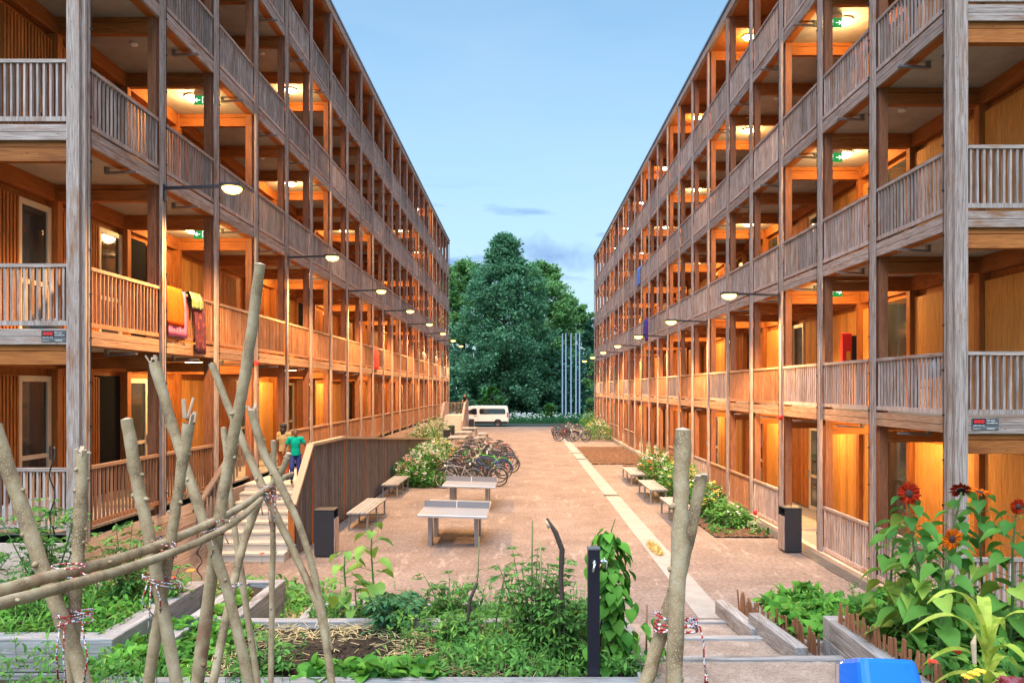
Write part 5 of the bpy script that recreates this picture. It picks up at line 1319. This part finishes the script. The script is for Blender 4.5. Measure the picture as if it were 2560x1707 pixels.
ring = lambda w_, d_, z, r=.07: [(sx*(w_ - r) + r*cos(a), sy*(d_ - r) + r*sin(a), z) for sx, sy, a0 in ((1,1,0),(-1,1,pi/2),(-1,-1,pi),(1,-1,3*pi/2)) for a in (a0, a0+pi/6, a0+pi/3, a0+pi/2)]
secs = [ring(.235,.17,0,.06), ring(.25,.185,.03,.06), ring(.285,.215,.37), ring(.305,.235,.37), ring(.305,.235,.41), ring(.28,.21,.41), ring(.245,.18,.04,.055), ring(.24,.175,.035,.05)]
for a, b_ in zip(secs, secs[1:]):
    for i in range(16): j = (i+1) % 16; m.face([a[i], a[j], b_[j], b_[i]])
m.face(list(reversed(secs[0]))); m.face(secs[-1])
for a, b_ in ((ring(.20,.14,-.006,.05), ring(.185,.125,-.006,.05)), (ring(.225,.162,.0,.06), ring(.20,.14,-.006,.05)), (ring(.185,.125,-.006,.05), ring(.18,.12,.004,.05))):
    for i in range(16): j = (i+1) % 16; m.face([a[j], a[i], b_[i], b_[j]])
body = m.obj('body', BLUE, o); body.rotation_euler = (radians(158), radians(5), radians(8)); body.location = (.02, .08, .46); body.scale = (1.12,)*3
m = MB(); m.tube([(-.31,0,.39), (-.33,-.10,.2), (-.22,-.24,.02), (.0,-.27,-.03), (.22,-.24,.02), (.33,-.10,.2), (.31,0,.39)], .006, 6); hd_ = m.obj('wire_handle', M['steel'], body)
m = MB(); m.tube([(-.42, .05, .19), (-.28, .03, .20), (-.19, .02, .205)], [.014,.016,.016], 8); m.obj('grip', plain('blue_grip', (.01,.03,.42), .35), o, smooth=True)

# ------------------------------------------------------------------ plants
LF['tom'] = leafmat('tomato_leaves', (.045,.14,.03), (.13,.30,.06), .3)
LF['dark'] = leafmat('dark_plant_leaves', (.02,.085,.035), (.06,.19,.07), .25)
LF['bean'] = leafmat('bean_leaves', (.045,.17,.025), (.14,.35,.045), .35)
LF['sun'] = leafmat('sunflower_leaves', (.045,.15,.03), (.14,.32,.055), .38, yellow=(.36,.50,.09))
LF['pale'] = leafmat('young_leaves', (.12,.26,.045), (.24,.40,.08), .35)
LF['corn'] = leafmat('corn_leaves', (.34,.48,.05), (.60,.68,.12), .4)
LF['let'] = leafmat('lettuce_leaves', (.18,.40,.05), (.32,.55,.10), .35)
STEM = plain('green_stem', (.10,.16,.05), .6, noise=.2, nscale=10)
PG = 'vegetable plants in the raised beds'
def tomato(label, x, y, z, h, r, n=7, per=9, mat='tom', seed=1, lf=.085, fruits=0, name='tomato_plant'):
    rr = random.Random(seed); o = empty(name, (x, y, z), label, 'plant', PG); s = MB(); m = MB()
    for k in range(n):
        a = 2*pi*k/n + rr.uniform(-.4,.4); q = r*rr.uniform(.3,1.); hh = h*rr.uniform(.65,1.)
        pts = [Vector((0,0,0)), Vector((cos(a)*q*.35, sin(a)*q*.35, hh*.35)), Vector((cos(a)*q*.7, sin(a)*q*.7, hh*.72)), Vector((cos(a)*q*.95, sin(a)*q*.95, hh))]
        s.tube(pts, [.010,.009,.007,.004], 5)
        for j in range(per):
            t = .12 + .88*j/(per-1); i = min(int(t*3), 2); f = t*3 - i; p = pts[i].lerp(pts[min(i+1,3)], f)
            b = rr.uniform(0, 2*pi); d = Vector((cos(b), sin(b), rr.uniform(-.25,.5))).normalized(); LL = lf*rr.uniform(2.2,3.2)*(1.1 - .5*t)
            tip = p + d*LL - Vector((0,0,LL*.25)); s.tube([p, p + d*LL*.5, tip], [.004,.003,.002], 3)
            sd = d.cross(Vector((0,0,1))).normalized()
            for u in (.35,.55,.75,.95):
                c = p.lerp(tip, u)
                for sg_ in ((-1,1) if u < .9 else (0,)): m.leaf(c, sd*sg_ + d*(.55 if sg_ else 1) + rv(.25), Vector((0,0,1)) + rv(.3), lf*rr.uniform(.7,1.25), lf*.5, 'lance', droop=.35)
    s.obj('stems', STEM, o); m.obj('leaves', LF[mat], o, smooth=True)
    if fruits:
        f = MB()
        for k in range(fruits): a = rr.uniform(0,6.3); f.ball((cos(a)*r*.6, sin(a)*r*.6, h*rr.uniform(.25,.7)), .03, 8, 6)
        f.obj('fruits', plain('unripe_fruit', (.45,.40,.08), .35) if 'unripe_fruit' not in bpy.data.materials else bpy.data.materials['unripe_fruit'], o, smooth=True)
tomato('big dark tomato plant round the tallest plant spiral', -6.2, 9.9, .66, 1.5, .6, 13, 16, seed=1)
tomato('tomato plant at the far left edge of the long bed', -7.1, 9.6, .66, 1.15, .6, 10, 11, seed=2)
tomato('tomato plant between the upright hazel pole and plank base', -5.35, 10.2, .66, 1.1, .42, 8, 12, seed=3)
tomato('leafy plant between the sawn pole and the stairs', -4.85, 10.3, .66, .45, .4, 8, 8, seed=4)
tomato('big pale tomato clump round the crooked branch', .12, 8.75, .5, 1.16, .48, 15, 15, seed=5, lf=.075, fruits=8)
tomato('tomato clump left of the tap post', .42, 8.35, .5, .85, .4, 12, 13, seed=6, lf=.075)
tomato('feathery low tomato plant at the courtyard edge of the middle bed', -1.0, 10.4, .35, .62, .5, 11, 10, seed=7, lf=.07)
tomato('dark leafy plant beside the young sunflowers', -1.75, 10.2, .35, .5, .38, 10, 9, 'dark', seed=8, lf=.12)
tomato('green plant drooping over the far edge of the straw bed', -1.62, 9.55, .5, .48, .33, 9, 9, 'dark', seed=9, lf=.10)
tomato('leafy plant at the near left of the straw bed', -2.75, 8.0, .5, .42, .4, 9, 8, seed=10, lf=.08)
tomato('leafy sprig at the bottom left corner below the ridge poles', -4.55, 7.0, .35, .45, .35, 8, 8, seed=11)
tomato('small tomato plant left of the stake with red flowers', -.75, 8.9, .5, .42, .35, 8, 8, seed=12)
tomato('small green weed at the foot of the brown stake', 1.22, 7.9, .45, .35, .2, 6, 6, seed=13, lf=.06)
# young sunflowers without blooms
def leafstalk(label, x, y, z, h, n, L, mat, seed, lean=(0,0), name='young_sunflower', bloom=None, group=PG):
    rr = random.Random(seed); o = empty(name, (x, y, z), label, 'sunflower', group); s = MB(); m = MB()
    top_ = Vector((lean[0], lean[1], h)); pts = [Vector((0,0,-.05)), Vector((lean[0]*.2 + .02, lean[1]*.2, h*.4)), Vector((lean[0]*.6 - .01, lean[1]*.6, h*.75)), top_]
    s.tube(pts, [.016,.014,.011,.008], 7)
    for k in range(n):
        t = .18 + .80*k/(n-1); i = min(int(t*3), 2); f = t*3 - i; p = pts[i].lerp(pts[i+1], f); a = k*2.4 + rr.uniform(-.3,.3)
        d = Vector((cos(a), sin(a), .35)); LL = L*(1.15 - .55*t)*rr.uniform(.85,1.15); b = p + d*LL*.55
        s.tube([p, p + d*LL*.3, b], [.005,.004,.003], 4); m.leaf(b, Vector((cos(a), sin(a), -.25)) + rv(.15), Vector((0,0,1)) + rv(.35), LL, LL*.82, 'heart', droop=.4)
    s.obj('stem', STEM, o); m.obj('leaves', LF[mat], o, smooth=True)
    if bloom:
        for (off, R0, face, cc) in bloom:
            c = top_ + Vector(off); q = Vector(face).normalized(); a1 = q.orthogonal().normalized(); a2 = q.cross(a1)
            sm_ = MB(); sm_.tube([pts[2], c*.7 + pts[2]*.3 - q*.03, c - q*.02], [.009,.008,.01], 6); sm_.obj('flower_stalk', STEM, o)
            f = MB()
            for w_ in range(2):
                for k in range(17):
                    t = 2*pi*(k + w_*.5)/17 + rr.uniform(-.06,.06); d = (a1*cos(t) + a2*sin(t) + q*rr.uniform(-.05,.3)).normalized(); f.leaf(c + d*R0*.3, d, q, R0*rr.uniform(.62,.8), R0*.25, 'lance', droop=.1)
            f.obj('petals', cc, o); g_ = MB()
            pr = [(0,.022), (R0*.22,.018), (R0*.36,.006), (R0*.4,-.01)]
            i0 = len(g_.v)
            for r_, zz in pr:
                for j in range(14): t = 2*pi*j/14; g_.v.append(tuple(c + (a1*cos(t) + a2*sin(t))*r_ + q*zz))
            for k in range(3):
                for j in range(14): a_ = i0 + k*14 + j; b_ = i0 + k*14 + (j+1) % 14; g_.f.append((a_, b_, b_+14, a_+14)); g_.m.append(0)
            g_.obj('disc', plain('flower_disc', (.05,.018,.012), .9, noise=.3, nscale=60) if 'flower_disc' not in bpy.data.materials else bpy.data.materials['flower_disc'], o)
    return o
leafstalk('taller young sunflower without bloom in the middle bed', -2.05, 10.3, .35, 1.32, 12, .30, 'pale', 2)
leafstalk('shorter young sunflower beside the taller one in the middle bed', -2.38, 10.15, .35, 1.0, 11, .27, 'pale', 3)
leafstalk('small young sunflower at the foot of the taller ones', -2.2, 10.0, .35, .6, 9, .22, 'pale', 4)
RED = plain('red_petals', (.30,.016,.003), .8, var=.35, spec=.1); ORG = plain('amber_petals', (.60,.11,.004), .8, var=.35, spec=.1)
SG = 'sunflowers in the tall raised bed'
b_ = lambda px, py, Y: P(px, py, Y)
q = b_(2306, 1600, 8.0); t1 = b_(2268, 1232, 8.0)
leafstalk('sunflower with the tallest dark red bloom facing the path', q.x, 8.0, .66, t1.z - .66 - .05, 26, .25, 'sun', 5, (t1.x - q.x, 0), 'sunflower', [((0,-.03,.05), .12, (-.15,-1,.1), RED)], SG)
t2 = b_(2374, 1347, 7.7); leafstalk('sunflower with the lowest amber bloom in front of the building corner', 4.18, 7.7, .66, t2.z - .70, 19, .25, 'sun', 6, (t2.x - 4.18, 0), 'sunflower', [((0,-.04,.05), .115, (.05,-1,-.1), ORG)], SG)
t3 = b_(2402, 1228, 8.2); leafstalk('sunflower with an orange-red bloom turned away, by the corner post', 4.5, 8.2, .66, t3.z - .70, 22, .25, 'sun', 7, (t3.x - 4.5, 0), 'sunflower', [((0,0,.05), .115, (.1,.6,.6), RED)], SG)
t4 = b_(2450, 1236, 8.3); leafstalk('sunflower with a flat side-on orange bloom behind the others', 5.0, 8.3, .66, t4.z - .68, 22, .26, 'sun', 8, (t4.x - 5., 0), 'sunflower', [((0,0,.04), .12, (0,-.15,1), ORG)], SG)
t5 = b_(2541, 1272, 7.9); leafstalk('sunflower with a small dark red bloom at the frame edge', 5.05, 7.9, .66, t5.z - .68, 24, .27, 'sun', 9, (t5.x - 5.05, 0), 'sunflower', [((0,-.03,.05), .085, (-.2,-1,.0), RED)], SG)
leafstalk('budding sunflower without open bloom in the tall bed', 4.05, 8.5, .66, 1.4, 24, .26, 'sun', 10, (.15, 0), 'sunflower', None, SG)
leafstalk('leafy sunflower without bloom at the right frame edge', 5.3, 7.4, .66, 1.3, 24, .28, 'sun', 11, (.1, 0), 'sunflower', None, SG)
leafstalk('leafy low sunflower at the back of the tall bed', 4.7, 8.9, .66, 1.1, 20, .27, 'sun', 12, (-.1, 0), 'sunflower', None, SG)
leafstalk('leafy low sunflower close to the picket edging', 4.1, 8.1, .66, .85, 12, .27, 'sun', 14, (-.05, 0), 'sunflower', None, SG)
# corn
o = empty('corn_plant', (4.02, 6.6, .72), 'yellow-green corn plant with long arching leaves', 'corn'); s = MB(); m = MB(); rr = random.Random(4)
s.tube([(0,0,0), (.0,0,.4), (.03,0,.75)], [.02,.016,.008], 7); s.obj('stem', LF['corn'], o)
for k in range(11):
    a = k*2.2 + .3; z = .10 + .055*k; L_ = rr.uniform(.75,1.05); d = Vector((cos(a), sin(a)*.7, 0)); up = 1.0 + .06*k
    sd = d.cross(Vector((0,0,1))).normalized(); prev = None
    for j in range(11):
        t = j/10; c = Vector((0,0,z)) + d*(L_*t*(.42 + .25*t)) + Vector((0,0,L_*(up*.85*t - 1.0*t*t))); w_ = .052*sin(pi*min(1,.12 + t*.88))**.7 + .003
        l, r, cc = c - sd*w_ + Vector((0,0,.012)), c + sd*w_ + Vector((0,0,.012)), c
        if prev: m.face([prev[0], prev[2], cc, l]); m.face([prev[2], prev[1], r, cc])
        prev = (l, r, cc)
m.obj('leaves', LF['corn'], o, smooth=True)
m = MB(); m.tube([(-.13,-.05,.45), (-.14,-.05,.62), (-.12,-.05,.70)], [.018,.024,.004], 7); m.obj('dry_husk', plain('dry_husk', (.52,.38,.24), .9, noise=.3, nscale=30), o)
# bean vine
o = empty('bean_vine', (.98, 8.25, .5), 'dense climbing bean with heart-shaped leaves right of the tap post', 'bean plant', PG); m = MB(); s = MB(); rr = random.Random(9)
s.tube([(-.06,0,0), (-.1,.02,.8), (-.02,0,1.5), (.02,0,1.62)], [.014,.012,.008,.004], 5)
for k in range(270):
    t = rr.random()**1.15; zz = .08 + 1.42*t; a = rr.uniform(0, 2*pi); q = ((.46*(1 - t)**.8 + .06)*(.75 + .45*sin(9*t + 2*a)))*rr.random()**.5; cx = -.14*(t if t < .8 else .8) + .05
    p = Vector((cx + cos(a)*q, sin(a)*q*.8, zz)); LL = rr.uniform(.09,.16)
    m.leaf(p, Vector((cos(a)*.6, sin(a)*.6 - .2, -.75)) + rv(.3), Vector((cos(a), sin(a) - .3, .55)) + rv(.25), LL, LL*.9, 'heart', droop=.2)
s.obj('stems', STEM, o); m.obj('leaves', LF['bean'], o, smooth=True)
def patch(name, label, x0, x1, y0, y1, z, n, L, W, kind, mat, seed, hmax=.2, cat='ground cover', dens=None):
    rr = random.Random(seed); m = MB(); c = 0
    while c < n:
        x, y = rr.uniform(x0, x1), rr.uniform(y0, y1)
        dn = .5 + .5*sin(x*4.1 + seed)*sin(y*3.7 + seed*2)
        if rr.random() > (.25 + .75*dn if dens is None else dens): continue
        hz = hmax*rr.random()*(.35 + .65*dn); m.leaf((x, y, z + hz), rv() + Vector((0,0,.25)), Vector((0,-.2,1)) + rv(.4), L*rr.uniform(.6,1.3), W*rr.uniform(.7,1.2), kind); c += 1
    return tag(m.obj(name, LF[mat] if isinstance(mat, str) else mat, smooth=True), label, cat, kind='stuff')
patch('bed_foliage', 'low mixed leafy crops filling the long bed under the ridge poles', -9., -4.75, 8.62, 10.85, .66, 4200, .09, .045, 'lance', 'bean', 1, .30)
patch('bed_weeds', 'pale grassy weeds in the long bed', -7.5, -4.75, 8.62, 10.85, .66, 1200, .17, .022, 'lance', 'pale', 2, .2)
patch('bean_foliage', 'leafy bean plants between the long bed and the straw path', -4.55, -3.3, 7.75, 9.6, .46, 1250, .10, .08, 'heart', 'bean', 3, .27)
patch('squash_foliage', 'bright lobed squash leaves along the near edge of the straw bed', -2.3, -.9, 7.72, 8.1, .50, 330, .15, .13, 'round', 'bean', 4, .16, dens=1)
patch('bed_foliage', 'mixed low plants filling the middle bed', -2.9, 1.2, 10.0, 10.95, .35, 1500, .12, .06, 'lance', 'tom', 5, .2)
patch('bed_foliage', 'tangled low plants under the tomato clump', -1.0, 1.15, 7.78, 9.55, .50, 3000, .10, .035, 'lance', 'tom', 6, .32)
patch('bed_foliage', 'dense squash leaves in the low bed right of the path', 3.42, 6.1, 9.55, 11.2, .33, 1900, .16, .13, 'heart', 'bean', 7, .30)
patch('bed_foliage', 'leafy plants under the sunflowers', 3.9, 8., 7.2, 9.15, .66, 2600, .15, .10, 'heart', 'sun', 8, .45)
patch('bed_foliage', 'grassy weeds around the corn', 3.95, 6.5, 5.3, 7.3, .66, 1300, .16, .03, 'lance', 'bean', 9, .2)
patch('bed_foliage', 'low plants at the foot of the stairs', -5.6, -3.2, 11.4, 13.2, .0, 1000, .14, .07, 'lance', 'tom', 10, .35)
patch('path_weeds', 'sparse weeds on the straw path and slope', -3.6, -3.1, 8, 12, .25, 250, .10, .03, 'lance', 'bean', 11, .1)
patch('slope_plants', 'plants at the lower left corner before the long bed', -6.2, -3.6, 6.0, 8.3, .62, 1300, .09, .035, 'lance', 'tom', 12, .15)
patch('bed_foliage', 'dark low plants between the plank base and the long bed', -9., -6.7, 11.1, 12.6, .0, 700, .16, .07, 'lance', 'dark', 14, .5)
# straw
m = MB(); rr = random.Random(31); STRAW = plain('straw', (.55,.42,.20), .8, var=.35)
for k in range(2600):
    if rr.random() < .75:
        x, y, z = rr.uniform(-3.6, .2), rr.uniform(7.8, 9.55), .535
        if -3.0 < x < -1.55 and y < 8.95 and rr.random() < .93: continue
    else: x, y, z = rr.uniform(-3.55, -3.1), rr.uniform(9.8, 11.6), .13
    a = rr.uniform(0, pi); d = Vector((cos(a), sin(a), rr.uniform(-.15,.2))); L_ = rr.uniform(.06,.20); p = Vector((x, y, z + rr.random()*.05)); m.beam(p, p + d*L_, .006, .003)
tag(m.obj('straw', STRAW), 'golden straw mulch strewn over the front bed', 'straw', kind='stuff')
m = MB()
for k in range(1400):
    x, y = rr.uniform(-3.1, -1.5), rr.uniform(7.8, 8.95); m.ball((x, y, .515), (rr.uniform(.01,.035), rr.uniform(.01,.03), rr.uniform(.008,.025)), 5, 3)
tag(m.obj('soil_clods', SOIL), 'dark crumbly soil clods in the front bed', 'soil', kind='stuff')
# lettuce heads
for n, (x, y) in enumerate(((-3.95, 9.95), (-3.85, 10.35), (-4.0, 10.8))):
    o = empty('lettuce', (x, y, .56), 'light green lettuce head, %s of the narrow bed' % ['nearest', 'middle', 'farthest'][n], 'lettuce', 'lettuces in the narrow bed'); m = MB()
    for k in range(26): a = k*2.4; m.leaf((cos(a)*.02, sin(a)*.02, .01), Vector((cos(a), sin(a), .3 + 1.2*(k/26))), Vector((-cos(a), -sin(a), .8)), .16, .15, 'round', droop=-.2)
    m.obj('leaves', LF['let'], o)
# nasturtiums and marigolds
def blooms(name, label, lst, r, mat, cat='flower', group=None):
    o = empty(name, lst[0], label, cat, group)
    for p in lst:
        f = MB(); c = Vector(p) - Vector(lst[0])
        for k in range(8): a = 2*pi*k/8 + rr.random(); f.leaf(c, Vector((cos(a), sin(a) - .3, .5)), (0,-.4,1), r, r*.8, 'round')
        f.obj('bloom', mat, o); s = MB(); s.tube([c - Vector((0,0,.16)), c], .003, 4); s.obj('stem', STEM, o)
NAS = plain('nasturtium_red', (.70,.035,.01), .6); MAR = plain('marigold_orange', (.78,.24,.01), .6); YEL = plain('marigold_yellow', (.80,.45,.03), .6)
blooms('nasturtium', 'two red nasturtium blooms in front of the corn', [tuple(P(2392,1632,6.7)), tuple(P(2331,1655,6.6))], .045, NAS)
blooms('marigold', 'orange and yellow marigolds at the lower right corner', [tuple(P(2434,1686,6.2)), tuple(P(2418,1694,6.2)), tuple(P(2450,1680,6.3))], .05, YEL)
blooms('marigold', 'small orange marigold near the lettuces under the tallest pole', [tuple(P(478,1428,9.5))], .06, MAR)
blooms('marigold', 'small red blooms right of the sawn hazel pole', [tuple(P(432,1445,9.3)), tuple(P(655,1385,10.4))], .04, NAS)
o = empty('red_lettuce', tuple(P(2535,1722,6.0)), 'dark red leafy lettuce at the bottom right corner', 'lettuce'); m = MB()
for k in range(30): a = k*2.4; m.leaf((cos(a)*.02, sin(a)*.02, 0), Vector((cos(a), sin(a), .2 + k/30)), Vector((-cos(a), -sin(a), .8)), .12, .09, 'round')
m.obj('leaves', plain('red_leaf', (.16,.015,.02), .5, var=.4), o)

def wisps(label, x0, x1, y0, y1, z, n, h, seed):
    rr = random.Random(seed); m = MB()
    for k in range(n):
        x, y = rr.uniform(x0, x1), rr.uniform(y0, y1); hh = h*rr.uniform(.4,1.); a = rr.uniform(0, 6.28); b = .25*hh*rr.random()
        pts = [Vector((x, y, z)), Vector((x + cos(a)*b*.4, y + sin(a)*b*.4, z + hh*.6)), Vector((x + cos(a)*b, y + sin(a)*b, z + hh))]
        m.tube(pts, [.004,.003,.0015], 3, cap=False)
        for j in range(rr.randint(3, 7)):
            t = rr.uniform(.3, 1); p = pts[1].lerp(pts[2], max(0, (t-.5)*2)) if t > .5 else pts[0].lerp(pts[1], t*2)
            m.leaf(p, rv() + Vector((0,0,.5)), Vector((0,-.3,1)) + rv(.4), rr.uniform(.05,.11), .025, 'lance')
    tag(m.obj('tall_weeds', LF['tom' if seed % 2 else 'sun'], smooth=True), label, 'weeds', kind='stuff')
wisps('thin tall weeds standing in the long bed', -8.2, -4.9, 8.8, 10.8, .66, 130, .75, 41)
wisps('thin weeds scattered through the front bed', -1.6, 1.2, 7.8, 9.5, .50, 120, .62, 42)
wisps('thin weeds at the courtyard edge of the middle bed', -2.9, 1.2, 10.0, 10.9, .35, 90, .6, 43)
wisps('thin weeds among squash in the low bed', 3.5, 6.0, 9.6, 11.1, .33, 80, .62, 44)
wisps('tall grassy weeds round the sunflowers and corn', 3.95, 7, 5.6, 9.0, .66, 140, .6, 45)
wisps('sparse weeds at the lower left near the frame corner', -5.5, -2.2, 6.4, 8.2, .60, 90, .38, 46)
# ================================================================== camera, sky, light
cam = bpy.data.cameras.new('camera'); co = bpy.data.objects.new('camera', cam); COL.objects.link(co)
co.location = (0, 0, H); co.rotation_euler = (pi/2, 0, 0)
cam.sensor_width = 36; cam.lens = 36 * F / 2560; cam.clip_end = 3000; cam.clip_start = .05
cam.shift_x = -(VX - 1280) / 2560; cam.shift_y = (VY - 853.5) / 2560
SC.camera = co
w = bpy.data.worlds.new('World'); SC.world = w; w.use_nodes = True
nt = w.node_tree; nt.nodes.clear(); L = nt.links
out = nt.nodes.new('ShaderNodeOutputWorld'); bg = nt.nodes.new('ShaderNodeBackground'); L.new(bg.outputs[0], out.inputs[0])
sky = nt.nodes.new('ShaderNodeTexSky'); sky.sky_type = 'NISHITA'; sky.sun_disc = False
SUN_EL, SUN_ROT = radians(60), radians(200)
sky.sun_elevation = SUN_EL; sky.sun_rotation = SUN_ROT; sky.air_density = 1.0; sky.dust_density = .4; sky.ozone_density = 2.5
tc = nt.nodes.new('ShaderNodeTexCoord')
mp = nt.nodes.new('ShaderNodeMapping'); mp.inputs['Scale'].default_value = (1.6, 1.6, 6.5); mp.inputs['Location'].default_value = (3.1, 1.7, .4)
L.new(tc.outputs['Generated'], mp.inputs['Vector'])
nz = nt.nodes.new('ShaderNodeTexNoise'); nz.inputs['Scale'].default_value = 2.2; nz.inputs['Detail'].default_value = 7; nz.inputs['Roughness'].default_value = .55
L.new(mp.outputs[0], nz.inputs['Vector'])
cr = nt.nodes.new('ShaderNodeValToRGB'); cr.color_ramp.elements[0].position = .42; cr.color_ramp.elements[1].position = .70
L.new(nz.outputs['Fac'], cr.inputs[0])
mul = nt.nodes.new('ShaderNodeMath'); mul.operation = 'MULTIPLY'; mul.inputs[1].default_value = .17; L.new(cr.outputs[0], mul.inputs[0])
mx = nt.nodes.new('ShaderNodeMixRGB'); L.new(mul.outputs[0], mx.inputs[0]); 
tint = nt.nodes.new('ShaderNodeMixRGB'); tint.blend_type = 'MULTIPLY'; tint.inputs[0].default_value = 1; tint.inputs[2].default_value = (.96, 1.20, 1.10, 1)
L.new(sky.outputs[0], tint.inputs[1]); 
hz = nt.nodes.new('ShaderNodeMixRGB'); sz = nt.nodes.new('ShaderNodeSeparateXYZ'); L.new(tc.outputs['Generated'], sz.inputs[0])
hr = nt.nodes.new('ShaderNodeMapRange'); hr.interpolation_type = 'SMOOTHSTEP'; hr.inputs[1].default_value = .02; hr.inputs[2].default_value = .62; hr.inputs[3].default_value = .85; hr.inputs[4].default_value = 0
L.new(sz.outputs['Z'], hr.inputs[0]); L.new(hr.outputs[0], hz.inputs[0]); L.new(tint.outputs[0], hz.inputs[1]); hz.inputs[2].default_value = (2.35, 3.15, 3.85, 1)
L.new(hz.outputs[0], mx.inputs[1]); mx.inputs[2].default_value = (2.8, 3.4, 4.2, 1)

# low thin blue-grey clouds just above the trees
m2 = nt.nodes.new('ShaderNodeMapping'); m2.inputs['Scale'].default_value = (3.4, 3.4, 22.); m2.inputs['Location'].default_value = (.35, 0, .2); L.new(tc.outputs['Generated'], m2.inputs['Vector'])
n2 = nt.nodes.new('ShaderNodeTexNoise'); n2.inputs['Scale'].default_value = 2.0; n2.inputs['Detail'].default_value = 6; L.new(m2.outputs[0], n2.inputs['Vector'])
c2 = nt.nodes.new('ShaderNodeValToRGB'); c2.color_ramp.elements[0].position = .57; c2.color_ramp.elements[1].position = .68; L.new(n2.outputs['Fac'], c2.inputs[0])
sx = nt.nodes.new('ShaderNodeSeparateXYZ'); L.new(tc.outputs['Generated'], sx.inputs[0])
bd = nt.nodes.new('ShaderNodeValToRGB'); e = bd.color_ramp.elements; e[0].position = .10; e[0].color = (0,0,0,1); e[1].position = .17; e[1].color = (1,1,1,1)
q = e.new(.21); q.color = (1,1,1,1); q = e.new(.27); q.color = (0,0,0,1); L.new(sx.outputs['Z'], bd.inputs[0])
mm = nt.nodes.new('ShaderNodeMath'); mm.operation = 'MULTIPLY'; L.new(c2.outputs[0], mm.inputs[0]); L.new(bd.outputs[0], mm.inputs[1])
m3 = nt.nodes.new('ShaderNodeMath'); m3.operation = 'MULTIPLY'; m3.inputs[1].default_value = .9; 
# one larger low cloud right of the trees
vs = nt.nodes.new('ShaderNodeVectorMath'); vs.operation = 'SUBTRACT'; vs.inputs[1].default_value = (.045, .984, .172); L.new(tc.outputs['Generated'], vs.inputs[0])
vm = nt.nodes.new('ShaderNodeVectorMath'); vm.operation = 'MULTIPLY'; vm.inputs[1].default_value = (13, 2, 42); L.new(vs.outputs[0], vm.inputs[0])
nn = nt.nodes.new('ShaderNodeTexNoise'); nn.inputs['Scale'].default_value = 14; nn.inputs['Detail'].default_value = 6; L.new(tc.outputs['Generated'], nn.inputs['Vector'])
vq = nt.nodes.new('ShaderNodeVectorMath'); vq.operation = 'LENGTH'; L.new(vm.outputs[0], vq.inputs[0])
ad = nt.nodes.new('ShaderNodeMath'); ad.operation = 'MULTIPLY_ADD'; ad.inputs[1].default_value = 3.2; ad.inputs[2].default_value = -1.6; L.new(nn.outputs['Fac'], ad.inputs[0])
ae = nt.nodes.new('ShaderNodeMath'); ae.operation = 'ADD'; L.new(ad.outputs[0], ae.inputs[0]); L.new(vq.outputs['Value'], ae.inputs[1])
rg = nt.nodes.new('ShaderNodeMapRange'); rg.inputs[1].default_value = .35; rg.inputs[2].default_value = 1.2; rg.inputs[3].default_value = 1; rg.inputs[4].default_value = 0; L.new(ae.outputs[0], rg.inputs[0])
mxx = nt.nodes.new('ShaderNodeMath'); mxx.operation = 'MAXIMUM'; L.new(mm.outputs[0], mxx.inputs[0]); L.new(rg.outputs[0], mxx.inputs[1])
L.new(mxx.outputs[0], m3.inputs[0])
mz = nt.nodes.new('ShaderNodeMixRGB'); L.new(m3.outputs[0], mz.inputs[0]); L.new(mx.outputs[0], mz.inputs[1]); mz.inputs[2].default_value = (1.15, 1.95, 3.5, 1)
L.new(mz.outputs[0], bg.inputs['Color']); bg.inputs['Strength'].default_value = .14
sd = bpy.data.lights.new('sun', 'SUN'); sd.energy = 3.6; sd.angle = radians(60); sd.color = (.84, .91, 1.)
so = bpy.data.objects.new('sun', sd); COL.objects.link(so)
# sun direction from the sky angles: azimuth measured from +Y towards +X
az = SUN_ROT
dv = Vector((sin(az) * cos(SUN_EL), cos(az) * cos(SUN_EL), sin(SUN_EL)))
so.rotation_euler = dv.to_track_quat('Z', 'Y').to_euler(); so.location = (0, -20, 30)
SC.view_settings.view_transform = 'Standard'; SC.view_settings.look = 'None'; SC.view_settings.gamma = 1; SC.view_settings.exposure = .80
SC.render.engine = 'CYCLES'
SC.cycles.use_denoising = True; SC.cycles.max_bounces = 6; SC.cycles.diffuse_bounces = 4; SC.cycles.glossy_bounces = 3
SC.cycles.transparent_max_bounces = 6; SC.cycles.sample_clamp_indirect = 6; SC.cycles.caustics_reflective = False; SC.cycles.caustics_refractive = False
